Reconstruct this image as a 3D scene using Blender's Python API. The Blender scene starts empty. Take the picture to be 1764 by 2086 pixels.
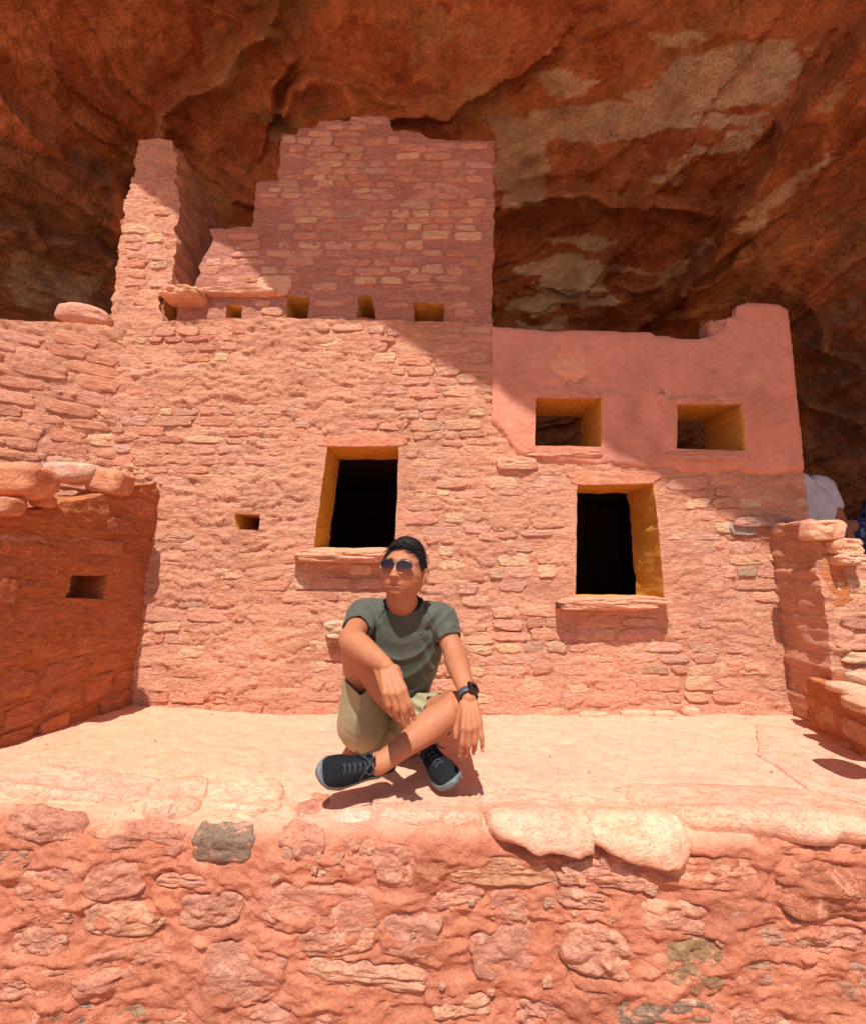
import bpy, math, random
import numpy as np
from mathutils import Vector, Matrix
from mathutils.geometry import delaunay_2d_cdt
R = math.radians
random.seed(7); rng = np.random.default_rng(7)
scene = bpy.context.scene
COL = scene.collection

# ------------------------------------------------------------------ camera, sky, sun, exposure
PITCH = R(7.5); CAMZ = 0.75; FPX = 850.0
cam_d = bpy.data.cameras.new('camera'); cam = bpy.data.objects.new('camera', cam_d); COL.objects.link(cam)
cam.location = (0, 0, CAMZ); cam.rotation_euler = (R(90) + PITCH, 0, 0)
cam_d.sensor_fit = 'HORIZONTAL'; cam_d.sensor_width = 36.0; cam_d.lens = 36.0 * FPX / 1764.0
cam_d.clip_start = 0.02; cam_d.clip_end = 3000
scene.camera = cam

SUN = Vector((0.05, 0.58, -1.0))                       # direction the light travels
w = bpy.data.worlds.new('World'); scene.world = w; w.use_nodes = True
nt = w.node_tree; nt.nodes.clear()
sky = nt.nodes.new('ShaderNodeTexSky'); sky.sky_type = 'NISHITA'; sky.sun_disc = False
_s = -SUN.normalized()
sky.sun_elevation = math.asin(_s.z); sky.sun_rotation = math.atan2(_s.x, _s.y)
bg = nt.nodes.new('ShaderNodeBackground'); bg.inputs['Strength'].default_value = 0.08
wo = nt.nodes.new('ShaderNodeOutputWorld')
nt.links.new(sky.outputs[0], bg.inputs[0]); nt.links.new(bg.outputs[0], wo.inputs[0])
sl = bpy.data.lights.new('sun', 'SUN'); sl.energy = 4.4; sl.angle = R(0.53); sl.color = (1.0, 0.945, 0.89)
so = bpy.data.objects.new('sun', sl); COL.objects.link(so)
so.rotation_euler = SUN.to_track_quat('-Z', 'Y').to_euler(); so.location = (0, -3, 9)
scene.view_settings.view_transform = 'Standard'; scene.view_settings.look = 'None'
scene.view_settings.exposure = 0.45; scene.view_settings.gamma = 1; scene.view_settings.use_curve_mapping = False
scene.cycles.max_bounces = 8; scene.cycles.diffuse_bounces = 5

# ------------------------------------------------------------------ helpers
CP, SP = math.cos(PITCH), math.sin(PITCH)
def ray(px, py):
    u = (px - 882.0) / FPX; v = (1043.0 - py) / FPX
    return np.array([u, CP - v * SP, SP + v * CP])
def P(px, py, Y):                                       # the point seen there at depth Y
    d = ray(px, py); return np.array([0, 0, CAMZ]) + d * (Y / d[1])
def PZ(px, py, z):                                      # ... at height z
    d = ray(px, py); return np.array([0, 0, CAMZ]) + d * ((z - CAMZ) / d[2])
def PP(px, py, o, n):                                   # ... on a plane
    d = ray(px, py); o = np.array(o, float) - np.array([0, 0, CAMZ]); n = np.array(n, float)
    return np.array([0, 0, CAMZ]) + d * (o.dot(n) / d.dot(n))

def _hash(ix, iy, iz, seed):
    h = (ix.astype(np.uint32) * np.uint32(374761393) + iy.astype(np.uint32) * np.uint32(668265263)
         + iz.astype(np.uint32) * np.uint32(2147483647) + np.uint32((seed * 974634777 + 12345) & 0xffffffff))
    h = (h ^ (h >> np.uint32(13))) * np.uint32(1274126177)
    h = (h ^ (h >> np.uint32(15))) * np.uint32(2246822519)
    h ^= h >> np.uint32(13)
    return h.astype(np.float64) / 4294967295.0
def vnoise(x, y, z=0.0, seed=0):
    x, y, z = np.broadcast_arrays(np.asarray(x, float), np.asarray(y, float), np.asarray(z, float))
    fx, fy, fz = np.floor(x), np.floor(y), np.floor(z)
    ix, iy, iz = fx.astype(np.int64), fy.astype(np.int64), fz.astype(np.int64)
    tx, ty, tz = x - fx, y - fy, z - fz
    tx = tx * tx * tx * (tx * (tx * 6 - 15) + 10); ty = ty * ty * ty * (ty * (ty * 6 - 15) + 10); tz = tz * tz * tz * (tz * (tz * 6 - 15) + 10)
    def c(a, b, d): return _hash(ix + a, iy + b, iz + d, seed)
    x00 = c(0,0,0) * (1 - tx) + c(1,0,0) * tx; x10 = c(0,1,0) * (1 - tx) + c(1,1,0) * tx
    x01 = c(0,0,1) * (1 - tx) + c(1,0,1) * tx; x11 = c(0,1,1) * (1 - tx) + c(1,1,1) * tx
    y0 = x00 * (1 - ty) + x10 * ty; y1 = x01 * (1 - ty) + x11 * ty
    return (y0 * (1 - tz) + y1 * tz) * 2 - 1
def fbm(x, y, z=0.0, oct=4, seed=0, gain=0.5, lac=2.03):
    r = 0; a = 1; s = 0
    for i in range(oct):
        r = r + a * vnoise(np.asarray(x) * lac ** i + 17.3 * i, np.asarray(y) * lac ** i + 5.1 * i, np.asarray(z) * lac ** i, seed + i); s += a; a *= gain
    return r / s
def ridged(x, y, z=0.0, oct=4, seed=0):
    r = 0; a = 1; s = 0
    for i in range(oct):
        r = r + a * (1 - 2 * np.abs(vnoise(np.asarray(x) * 2 ** i + 9 * i, np.asarray(y) * 2 ** i, np.asarray(z) * 2 ** i, seed + i))); s += a; a *= .5
    return r / s
def sstep(a, b, x):
    t = np.clip((x - a) / (b - a), 0, 1); return t * t * (3 - 2 * t)

def mesh_obj(name, verts, faces, mat, parent=None, smooth=True, cols=None):
    me = bpy.data.meshes.new(name)
    verts = np.asarray(verts, dtype=np.float64)
    if isinstance(faces, np.ndarray):
        nf, k = faces.shape
        me.vertices.add(len(verts)); me.vertices.foreach_set('co', verts.ravel())
        me.loops.add(nf * k); me.loops.foreach_set('vertex_index', faces.ravel().astype(np.int32))
        me.polygons.add(nf); me.polygons.foreach_set('loop_start', np.arange(0, nf * k, k, dtype=np.int32))
        me.update(calc_edges=True)
    else:
        me.from_pydata([tuple(v) for v in verts], [], [tuple(int(i) for i in f) for f in faces])
    me.validate()
    if smooth: me.polygons.foreach_set('use_smooth', np.ones(len(me.polygons), dtype=bool))
    if cols is not None:
        a = me.color_attributes.new('col', 'FLOAT_COLOR', 'POINT')
        c = np.ones((len(verts), 4)); c[:, :3] = cols
        a.data.foreach_set('color', c.ravel())
    if mat: me.materials.append(mat)
    o = bpy.data.objects.new(name, me); COL.objects.link(o)
    if parent: o.parent = parent
    return o
def tag(o, label=None, cat=None, group=None, kind=None):
    if label: o['label'] = label
    if cat: o['category'] = cat
    if group: o['group'] = group
    if kind: o['kind'] = kind
    return o
def empty(name, label, cat, loc=(0, 0, 0), group=None):
    o = bpy.data.objects.new(name, None); COL.objects.link(o); o.empty_display_size = .1
    EMPTY_LOC[name] = loc
    return tag(o, label, cat, group)
EMPTY_LOC = {}
def grid_faces(nu, nv, wrap=False):
    u = np.arange(nu if wrap else nu - 1); v = np.arange(nv - 1)
    U, V = np.meshgrid(u, v, indexing='ij'); U2 = (U + 1) % nu
    return np.stack([U * nv + V, U2 * nv + V, U2 * nv + V + 1, U * nv + V + 1], -1).reshape(-1, 4)

# ------------------------------------------------------------------ materials
class NT:
    def __init__(s, name):
        s.m = bpy.data.materials.new(name); s.m.use_nodes = True; s.t = s.m.node_tree; s.t.nodes.clear()
        s.out = s.t.nodes.new('ShaderNodeOutputMaterial'); s.b = s.t.nodes.new('ShaderNodeBsdfPrincipled')
        s.t.links.new(s.b.outputs[0], s.out.inputs[0])
    def n(s, typ, ins=None, **kw):
        nd = s.t.nodes.new(typ)
        for k, v in kw.items(): setattr(nd, k, v)
        for k, v in (ins or {}).items():
            if isinstance(v, bpy.types.NodeSocket): s.t.links.new(v, nd.inputs[k])
            else: nd.inputs[k].default_value = v
        return nd
    def pos(s, scale=(1, 1, 1)):
        g = s.n('ShaderNodeNewGeometry')
        return s.n('ShaderNodeVectorMath', {0: g.outputs['Position'], 1: scale}, operation='MULTIPLY').outputs[0]
    def noise(s, vec, scale, detail=4, rough=.6, dist=0.0):
        return s.n('ShaderNodeTexNoise', {'Vector': vec, 'Scale': scale, 'Detail': detail, 'Roughness': rough, 'Distortion': dist}).outputs['Fac']
    def ramp(s, fac, stops):
        r = s.n('ShaderNodeValToRGB', {'Fac': fac}); e = r.color_ramp.elements
        while len(e) < len(stops): e.new(.5)
        for i, (p, c) in enumerate(stops):
            e[i].position = p; e[i].color = (c, c, c, 1) if isinstance(c, (int, float)) else (*c, 1)
        return r.outputs[0]
    def mix(s, fac, a, b, typ='MIX'):
        nd = s.n('ShaderNodeMix', data_type='RGBA', blend_type=typ)
        for i, v in ((0, fac), (6, a), (7, b)):
            if isinstance(v, bpy.types.NodeSocket): s.t.links.new(v, nd.inputs[i])
            else: nd.inputs[i].default_value = (*v, 1) if isinstance(v, tuple) and len(v) == 3 else v
        return nd.outputs[2]
    def math(s, op, a, b=0.0):
        return s.n('ShaderNodeMath', {0: a, 1: b}, operation=op).outputs[0]
    def bump(s, h, dist, strength=1.0, prev=None):
        ins = {'Height': h, 'Distance': dist, 'Strength': strength}
        if prev: ins['Normal'] = prev
        return s.n('ShaderNodeBump', ins).outputs[0]
    def link(s, a, b): s.t.links.new(a, s.b.inputs[b])
    def set(s, **kw):
        for k, v in kw.items(): s.b.inputs[k.replace('_', ' ')].default_value = v

def rock_mat(name, source, fine=1.0, var=1.0, bumpd=.006, aniso=3.0, rough=.92, speck=.25, ledges=1.0, coat=0, cracks=None, coatc=None):
    """Sandstone or mud mortar: base colour from the vertex colour 'col' or the object's own colour."""
    m = NT(name)
    if source == 'attr': base = m.n('ShaderNodeVertexColor', layer_name='col').outputs[0]
    else: base = m.n('ShaderNodeObjectInfo').outputs['Color']
    p = m.pos((1, 1, 1)); pa = m.pos((1, 1, aniso))
    if coat:                                            # mud smeared over the faces of the blocks
        cm = m.ramp(m.noise(p, 9, 5, .7, .8), [(coat - .06, 1.0), (coat + .05, 0.0)])
        base = m.mix(m.math('MULTIPLY', cm, .8), base, coatc or tuple(C_MORTAR))
    n1 = m.noise(p, 2.3, 5, .65, .4); n2 = m.noise(pa, 14 * fine, 6, .7, .5); n3 = m.noise(p, 160 * fine, 3, .7)
    c = m.mix(m.ramp(n1, [(.3, 0.0), (.7, 1.0)]), base, m.mix(1.0, base, (1.14, 1.10, 1.02), 'MULTIPLY'))
    c = m.mix(m.ramp(n1, [(.25, .45 * var), (.45, 0.0)]), c, m.mix(1.0, base, (.86, .72, .66), 'MULTIPLY'))
    c = m.mix(m.ramp(n2, [(.36, .5 * var), (.52, 0.0)]), c, m.mix(1.0, base, (.78, .66, .60), 'MULTIPLY'))
    c = m.mix(m.ramp(n2, [(.56, 0.0), (.74, .55 * var)]), c, m.mix(.6, base, (.78, .50, .33)))
    c = m.mix(speck, c, m.ramp(n3, [(.3, .25), (.5, .5), (.75, .85)]), 'OVERLAY')
    crk = None
    if cracks:                                          # fractures and pale flecks
        sc, wd, dark, fleck = cracks
        r1 = m.math('ABSOLUTE', m.math('SUBTRACT', m.noise(pa, sc, 5, .6, 1.0), .5)); r2 = m.math('ABSOLUTE', m.math('SUBTRACT', m.noise(p, sc * .45, 6, .65, .6), .5))
        crk = m.math('MULTIPLY', m.ramp(r1, [(0.0, 0.0), (wd, 1.0)]), m.ramp(r2, [(0.0, 0.0), (wd * .7, 1.0)]))
        gate = m.ramp(m.noise(p, sc * .5, 3, .5), [(.42, 0.0), (.58, 1.0)])
        c = m.mix(m.math('MULTIPLY', m.math('MULTIPLY', m.math('SUBTRACT', 1.0, crk), gate), dark), c, m.mix(1.0, c, (.22, .16, .14), 'MULTIPLY'))
        c = m.mix(m.ramp(m.noise(pa, sc * 9, 4, .7, .4), [(.60, 0.0), (.68, fleck)]), c, (.62, .40, .24))
    m.link(c, 'Base Color'); m.set(Roughness=rough); m.b.inputs['Specular IOR Level'].default_value = .2
    h1 = m.noise(pa, 17 * fine, 7, .66, .6)
    sharp = m.ramp(h1, [(.30, 0.0), (.42, .22), (.47, .55), (.56, .68), (.62, .95), (.8, 1.0)])
    h2 = m.noise(p, 75 * fine, 5, .72)
    b1 = m.bump(sharp, bumpd * ledges, .75)
    b2 = m.bump(h2, bumpd * .45, .9, b1)
    if crk is not None: b2 = m.bump(crk, bumpd * .3, .5, b2)
    m.link(b2, 'Normal')
    return m.m
M = {}
C_MORTAR = np.array([.76, .368, .232]); C_WING_SHADE = np.array([.60, .205, .080]); C_TERR = np.array([.75, .395, .272])  # the wing colour is the mortar with deep orange shade painted in
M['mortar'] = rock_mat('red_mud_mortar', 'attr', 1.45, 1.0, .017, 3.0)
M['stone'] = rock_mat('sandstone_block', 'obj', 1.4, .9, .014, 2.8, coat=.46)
M['wing_stone'] = rock_mat('shade_tinted_sandstone', 'obj', 1.4, .8, .012, 2.4, coat=.44, coatc=tuple(C_WING_SHADE * 1.15))  # wing copy of the block stone, shade mixed into its mud coat
M['block'] = rock_mat('sandstone_slab', 'obj', 1.2, .9, .009, 1.8, coat=.43)
M['plaster'] = rock_mat('red_mud_plaster', 'attr', 1.0, .7, .0050, 1.3, ledges=.7, speck=.3)
M['terrace'] = rock_mat('dusty_mortar', 'attr', 1.3, .7, .0075, 1.5, speck=.4, ledges=.6)
M['cliff'] = rock_mat('cliff_rock', 'attr', .6, 1.0, .050, 1.8, speck=.6, ledges=.8, cracks=(.9, .012, .12, .40))
M['ground'] = rock_mat('red_dirt', 'attr', .2, 1.0, .01, 1.0)

def srgb(r, g, b, k=1.0):
    f = lambda c: ((c / 255 + .055) / 1.055) ** 2.4 if c > 10 else c / 255 / 12.92
    return (f(r) * k, f(g) * k, f(b) * k)
PALETTE = [((.72, .345, .23), 5), ((.75, .39, .26), 4), ((.80, .50, .30), 3), ((.68, .30, .19), 3), ((.66, .38, .26), .6), ((.58, .36, .25), .3), ((.74, .39, .28), 2)]
def pick_col(buff=.5):
    ws = [wt * (buff * 2 if c[1] > .34 else (1 - buff) * 2) for c, wt in PALETTE]
    c = random.choices(PALETTE, ws)[0][0]; k = random.uniform(.9, 1.1)
    return tuple(min(.85, v * k * random.uniform(.96, 1.04)) for v in c)

# ------------------------------------------------------------------ walls
def inside(pts, poly):
    x, y = pts[:, 0], pts[:, 1]; r = np.zeros(len(pts), bool); poly = np.asarray(poly); j = len(poly) - 1
    for i in range(len(poly)):
        xi, yi = poly[i]; xj, yj = poly[j]
        if yi != yj:
            c = ((yi > y) != (yj > y)) & (x < (xj - xi) * (y - yi) / (yj - yi) + xi); r ^= c
        j = i
    return r
def densify(poly, step, jag=0.0, seed=0):
    out = []; poly = [np.array(p[:2], float) for p in poly]
    for i in range(len(poly)):
        a, b = poly[i], poly[(i + 1) % len(poly)]; L = np.linalg.norm(b - a); n = max(1, int(round(L / step)))
        for k in range(n): out.append(a + (b - a) * k / n)
    out = np.array(out)
    if jag:
        out[:, 0] += jag * (fbm(out[:, 0] * 14, out[:, 1] * 26, seed, 3, seed)) * 1.6
        out[:, 1] += jag * (fbm(out[:, 0] * 12 + 50, out[:, 1] * 14, seed, 3, seed + 3)) * 1.2
    return out
def relief(s, z, amp=1.0, seed=0):
    """Layered, ragged masonry relief: small overhanging ledges broken up by noise (metres, outward)."""
    h = .016 * fbm(s * 2.2, z * 4.5, 0, 4, seed)
    wv = z * 17 + 2.2 * fbm(s * 2.6, z * 3.5, 0, 4, seed + 5) + .9 * fbm(s * 9, z * 9, 0, 3, seed + 8)
    fr = wv - np.floor(wv); k = vnoise(s * 5 + 3, np.floor(wv) * 1.7, 0, seed + 6)
    h += .011 * (1 - fr) ** 1.2 * sstep(-.5, .5, k)
    w2_ = z * 42 + 2.6 * fbm(s * 5, z * 6, 0, 4, seed + 15); f2 = w2_ - np.floor(w2_); h += .0065 * (1 - f2) * sstep(-.4, .4, vnoise(s * 11 + 7, np.floor(w2_) * 1.3, 0, seed + 16))
    h += .008 * ridged(s * 8, z * 30, 0, 4, seed + 9)
    h += .004 * fbm(s * 40, z * 60, 0, 2, seed + 11)
    return h * amp
def make_panel(name, F, outline, holes, mat, step=.014, thick=.3, hfun=None, cfun=None, parent=None, jag=.008, hjag=.003, seed=0, back_relief=.01, rev_glow=None):
    loops = [densify(outline, step, jag, seed)] + [densify(h, step, hjag, seed + 1 + i) for i, h in enumerate(holes)]
    B = np.concatenate(loops); lo, hi = B.min(0), B.max(0)
    gx = np.arange(lo[0], hi[0], step); gz = np.arange(lo[1], hi[1], step)
    GX, GZ = np.meshgrid(gx, gz); G = np.stack([GX.ravel(), GZ.ravel()], 1)
    keep = inside(G, loops[0])
    for h in loops[1:]: keep &= ~inside(G, h)
    occ = np.zeros(GX.shape, bool)
    for dx in (-.5, 0, .5):
        for dz in (-.5, 0, .5):
            ci = np.clip(np.round((B[:, 0] - lo[0]) / step + dx).astype(int), 0, len(gx) - 1); cj = np.clip(np.round((B[:, 1] - lo[1]) / step + dz).astype(int), 0, len(gz) - 1)
            occ[cj, ci] = True
    keep &= ~occ.ravel(); G = G[keep]; G = G + rng.uniform(-.25, .25, G.shape) * step
    pts = np.concatenate([B, G]); edges = []; st = 0
    for l in loops:
        n = len(l); edges += [(st + i, st + (i + 1) % n) for i in range(n)]; st += n
    vv, ee, ff, _, _, _ = delaunay_2d_cdt([Vector(p) for p in pts], edges, [], 0, 1e-6, False)
    V = np.array([(v.x, v.y) for v in vv]); Fc = np.array([f for f in ff if len(f) == 3])
    cen = V[Fc].mean(1); k = inside(cen, loops[0])
    for h in loops[1:]: k &= ~inside(cen, h)
    Fc = Fc[k]
    H = hfun(V[:, 0], V[:, 1]) if hfun else np.zeros(len(V))
    front = F(V[:, 0], V[:, 1], H)
    verts = [front]; faces = [tuple(f) for f in Fc]; uvs = [V]
    base = len(V)
    ds = [0.0]; d = .02
    while d < thick - .01: ds.append(d); d += .045
    ds.append(thick)
    for li, l in enumerate(loops):
        n = len(l); hh = hfun(l[:, 0], l[:, 1]) if hfun else np.zeros(n)
        cen2 = np.roll(l, -1, 0) - np.roll(l, 1, 0); nl = np.stack([cen2[:, 1], -cen2[:, 0]], 1); nl /= np.linalg.norm(nl, axis=1)[:, None] + 1e-9
        for di, dd in enumerate(ds):
            off = 0 if di == 0 else back_relief * fbm(l[:, 0] * 9 + 3 * dd, l[:, 1] * 16, dd * 14, 4, seed + 30)
            q = l + nl * np.reshape(off, (-1, 1)) if di else l
            verts.append(F(q[:, 0], q[:, 1], (hh if di == 0 else np.full(n, -dd)))); uvs.append(q)
        for di in range(len(ds) - 1):
            a = base + di * n; b = a + n
            faces += [(a + i, a + (i + 1) % n, b + (i + 1) % n, b + i) for i in range(n)]
        base += n * len(ds)
    verts = np.concatenate(verts); uv = np.concatenate(uvs)
    cols = cfun(uv[:, 0], uv[:, 1]) if cfun else np.tile(C_MORTAR, (len(verts), 1))
    if rev_glow is not None:
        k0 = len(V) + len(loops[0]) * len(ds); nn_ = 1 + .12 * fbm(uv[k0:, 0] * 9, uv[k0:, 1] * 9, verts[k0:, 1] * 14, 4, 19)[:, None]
        cols[k0:] = np.array(rev_glow)[None] * nn_  # sides of the openings: warm bounced light painted in as orange
    return mesh_obj(name, verts, faces, mat, parent, True, cols)

def stone_mesh(name, rings=4, segs=16, seed=0, power=3.0, rough=.06, dome=.35, ragged=.07, mat='stone'):
    """A unit block: outline about 1 x 1 in XZ, outer face at about y = -1, buried back at y = +1."""
    r = np.random.default_rng(seed); vs = []; th = np.arange(segs) / segs * 2 * np.pi
    pw = power * r.uniform(.8, 1.4); ca, sa = np.cos(th), np.sin(th)
    rad = .5 / (np.abs(ca) ** pw + np.abs(sa) ** pw) ** (1 / pw)
    k = [r.uniform(-1, 1) for _ in range(12)]
    rad *= 1 + .07 * k[0] * np.cos(th + k[1] * 3) + .05 * k[2] * np.cos(2 * th + 3 * k[3]) + .05 * k[4] * np.cos(3 * th + 3 * k[5]) + ragged * fbm(ca * 2.6 + seed, sa * 2.6, 0, 4, seed, .62) * 2
    X, Z = rad * ca, rad * sa; X = X + .12 * k[6] * Z; Z = Z + .07 * k[7] * X
    rows = [(1.0, 1.0), (1.0, -.35)] + [(f, None) for f in np.linspace(.94, 0, rings + 1)[:-1]]
    for f, y in rows:
        if y is None:
            x, z = X * f, Z * f
            h = 1 - dome * np.abs(f) ** 3 + (rough * 4) * fbm(x * 5 + seed * 3, z * 5, 0, 4, seed) + rough * 3 * fbm(x * 1.5 + seed, z * 1.6, 5, 2, seed + 4)
            vs += list(zip(x, -h, z))
        else: vs += list(zip(X * f, np.full(segs, y), Z * f))
    vs.append((0, -1 - rough * fbm(np.array([seed * 3.]), np.array([0.]), 0, 3, seed)[0] * 4, 0))
    nr = len(rows); faces = []
    for i in range(nr - 1):
        for j in range(segs): faces.append((i * segs + j, i * segs + (j + 1) % segs, (i + 1) * segs + (j + 1) % segs, (i + 1) * segs + j))
    c = len(vs) - 1
    for j in range(segs): faces.append(((nr - 1) * segs + j, (nr - 1) * segs + (j + 1) % segs, c))
    me = bpy.data.meshes.new(name); me.from_pydata([tuple(map(float, v)) for v in vs], [], faces); me.update()
    me.polygons.foreach_set('use_smooth', np.ones(len(me.polygons), bool)); me.materials.append(M[mat])
    return me
VAR = [stone_mesh('stone', 4, 22, 100 + i, 5.0, .09, .14, .115) for i in range(34)]
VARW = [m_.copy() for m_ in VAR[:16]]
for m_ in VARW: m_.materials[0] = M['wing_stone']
def put_stone(me, origin, ax_s, ax_n, ax_z, w, h, d, parent, col, rot=0.0, name='stone'):
    """me placed with its face towards ax_n, w wide along ax_s, h high along ax_z, standing d proud."""
    o = bpy.data.objects.new(name, me); COL.objects.link(o); o.parent = parent
    S, N, Z = Vector(ax_s).normalized(), Vector(ax_n).normalized(), Vector(ax_z).normalized()
    S2 = S * math.cos(rot) + Z * math.sin(rot); Z2 = -S * math.sin(rot) + Z * math.cos(rot)
    m = Matrix(((S2.x * w, -N.x * d, Z2.x * h, origin[0]), (S2.y * w, -N.y * d, Z2.y * h, origin[1]), (S2.z * w, -N.z * d, Z2.z * h, origin[2]), (0, 0, 0, 1)))
    o.matrix_world = m; o.color = (*col, 1)
    return o
def near_poly(p, poly, m):
    poly = np.asarray(poly, float)
    for i in range(len(poly)):
        a, b = poly[i], poly[(i + 1) % len(poly)]; ab = b - a; t = np.clip(np.dot(p - a, ab) / (ab.dot(ab) + 1e-12), 0, 1)
        if np.linalg.norm(p - a - t * ab) < m: return True
    return False
def lay_stones(F, axes, outline, holes, parent, hrow=(.035, .065), wst=(.06, .17), buff=lambda s, z: .5, drop=.15, proud=(.008, .018), seed=0, limit=300, margin=.02, skip=None, tilt=0.0, tone=(1, 1, 1)):
    VAR = VARW if tone[0] < 1 else globals()['VAR']
    rr = random.Random(seed); outline = np.asarray([p[:2] for p in outline]); lo, hi = outline.min(0), outline.max(0)
    S, N, Z = axes; z = lo[1] + .02; out = []
    while z < hi[1] - .01:
        hr = rr.uniform(*hrow); s = lo[0] + rr.uniform(0, .1)
        while s < hi[0]:
            wd = rr.uniform(*wst) * (hr / hrow[1]) ** .3
            cs, cz = s + wd / 2, z + hr / 2 + .018 * float(fbm(np.array([s * 1.5]), np.array([z * 2.]), 0, 2, seed)[0]) * 2 + tilt * s
            hh = hr * rr.uniform(.72, 1.02); s += wd * rr.uniform(1.02, 1.16) + .006
            p = np.array([cs, cz]); q = np.array([[cs - wd * .45, cz - hh * .4], [cs + wd * .45, cz - hh * .4], [cs + wd * .45, cz + hh * .4], [cs - wd * .45, cz + hh * .4], [cs, cz]])
            if not inside(q, outline).all(): continue
            if any(inside(q, h).any() or near_poly(p, h, max(hh, wd) * .5 + margin) for h in holes): continue
            if skip is not None and skip(cs, cz): continue
            if rr.random() < drop: continue
            out.append((cs, cz, wd * .96, hh, rr.uniform(*proud), rr.uniform(-.09, .09), rr.randrange(16) if tone[0] < 1 else rr.randrange(len(VAR)), rr.choice((-1, 1))))
        z += hr * 1.04
    out.sort(key=lambda t: -t[2] * t[3])
    for i, (cs, cz, wd, hh, pr, rot, vi, fl) in enumerate(out[:limit]):
        o = F(np.array([cs]), np.array([cz]), np.array([0.0]))[0]
        put_stone(VAR[vi], o, S, N, Z, wd * fl if False else wd, hh, pr, parent, tuple(a_ * b_ for a_, b_ in zip(pick_col(buff(cs, cz)), tone)), rot)
    if len(out) > limit:
        vs = []; fs = []; cs_ = []
        for (cs, cz, wd, hh, pr, rot, vi, fl) in out[limit:]:
            me = VAR[vi]; v = np.array([tuple(x.co) for x in me.vertices]); o = F(np.array([cs]), np.array([cz]), np.array([0.0]))[0]
            c, s_ = math.cos(rot), math.sin(rot); x = v[:, 0] * wd; zz = v[:, 2] * hh
            q = o + np.outer(x * c - zz * s_, S) + np.outer(x * s_ + zz * c, Z) + np.outer(-v[:, 1] * pr, N); b = len(vs)
            vs += list(q); fs += [tuple(b + i for i in f.vertices) for f in me.polygons]; cs_ += [pick_col(buff(cs, cz))] * len(v)
        o = mesh_obj('small_stones', vs, fs, M['mortar'], parent, True, np.array(cs_)); o['kind'] = 'stuff'
    return len(out)
# ------------------------------------------------------------------ the cliff alcove: back wall, roof and overhanging brow
YW = 2.25                                               # the dwelling's front plane
BOUND = [(-600, 180), (-200, 260), (275, 365), (370, 430), (465, 470), (520, 530), (560, 600), (625, 640), (780, 662), (870, 730), (1000, 800), (1085, 862), (1230, 925), (1400, 1010), (1560, 1100), (1800, 1230), (2400, 1500)]
BP = np.array([P(x, y, YW) for x, y in BOUND])
def zbound(x): return np.interp(x, BP[:, 0], BP[:, 2])
def proj(V):                                            # where the photographer saw a point (for reading colours off the photo)
    x, y, z = V[:, 0], V[:, 1], V[:, 2] - CAMZ
    d = np.maximum(y * CP + z * SP, .05); up = -y * SP + z * CP
    return 882 + FPX * x / d, 1043 - FPX * up / d
def poly_mask(px, py, poly, soft):
    """1 inside a px polygon, edges frayed by adding noise to the lookup beforehand"""
    return inside(np.stack([px, py], 1), poly).astype(float)
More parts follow.
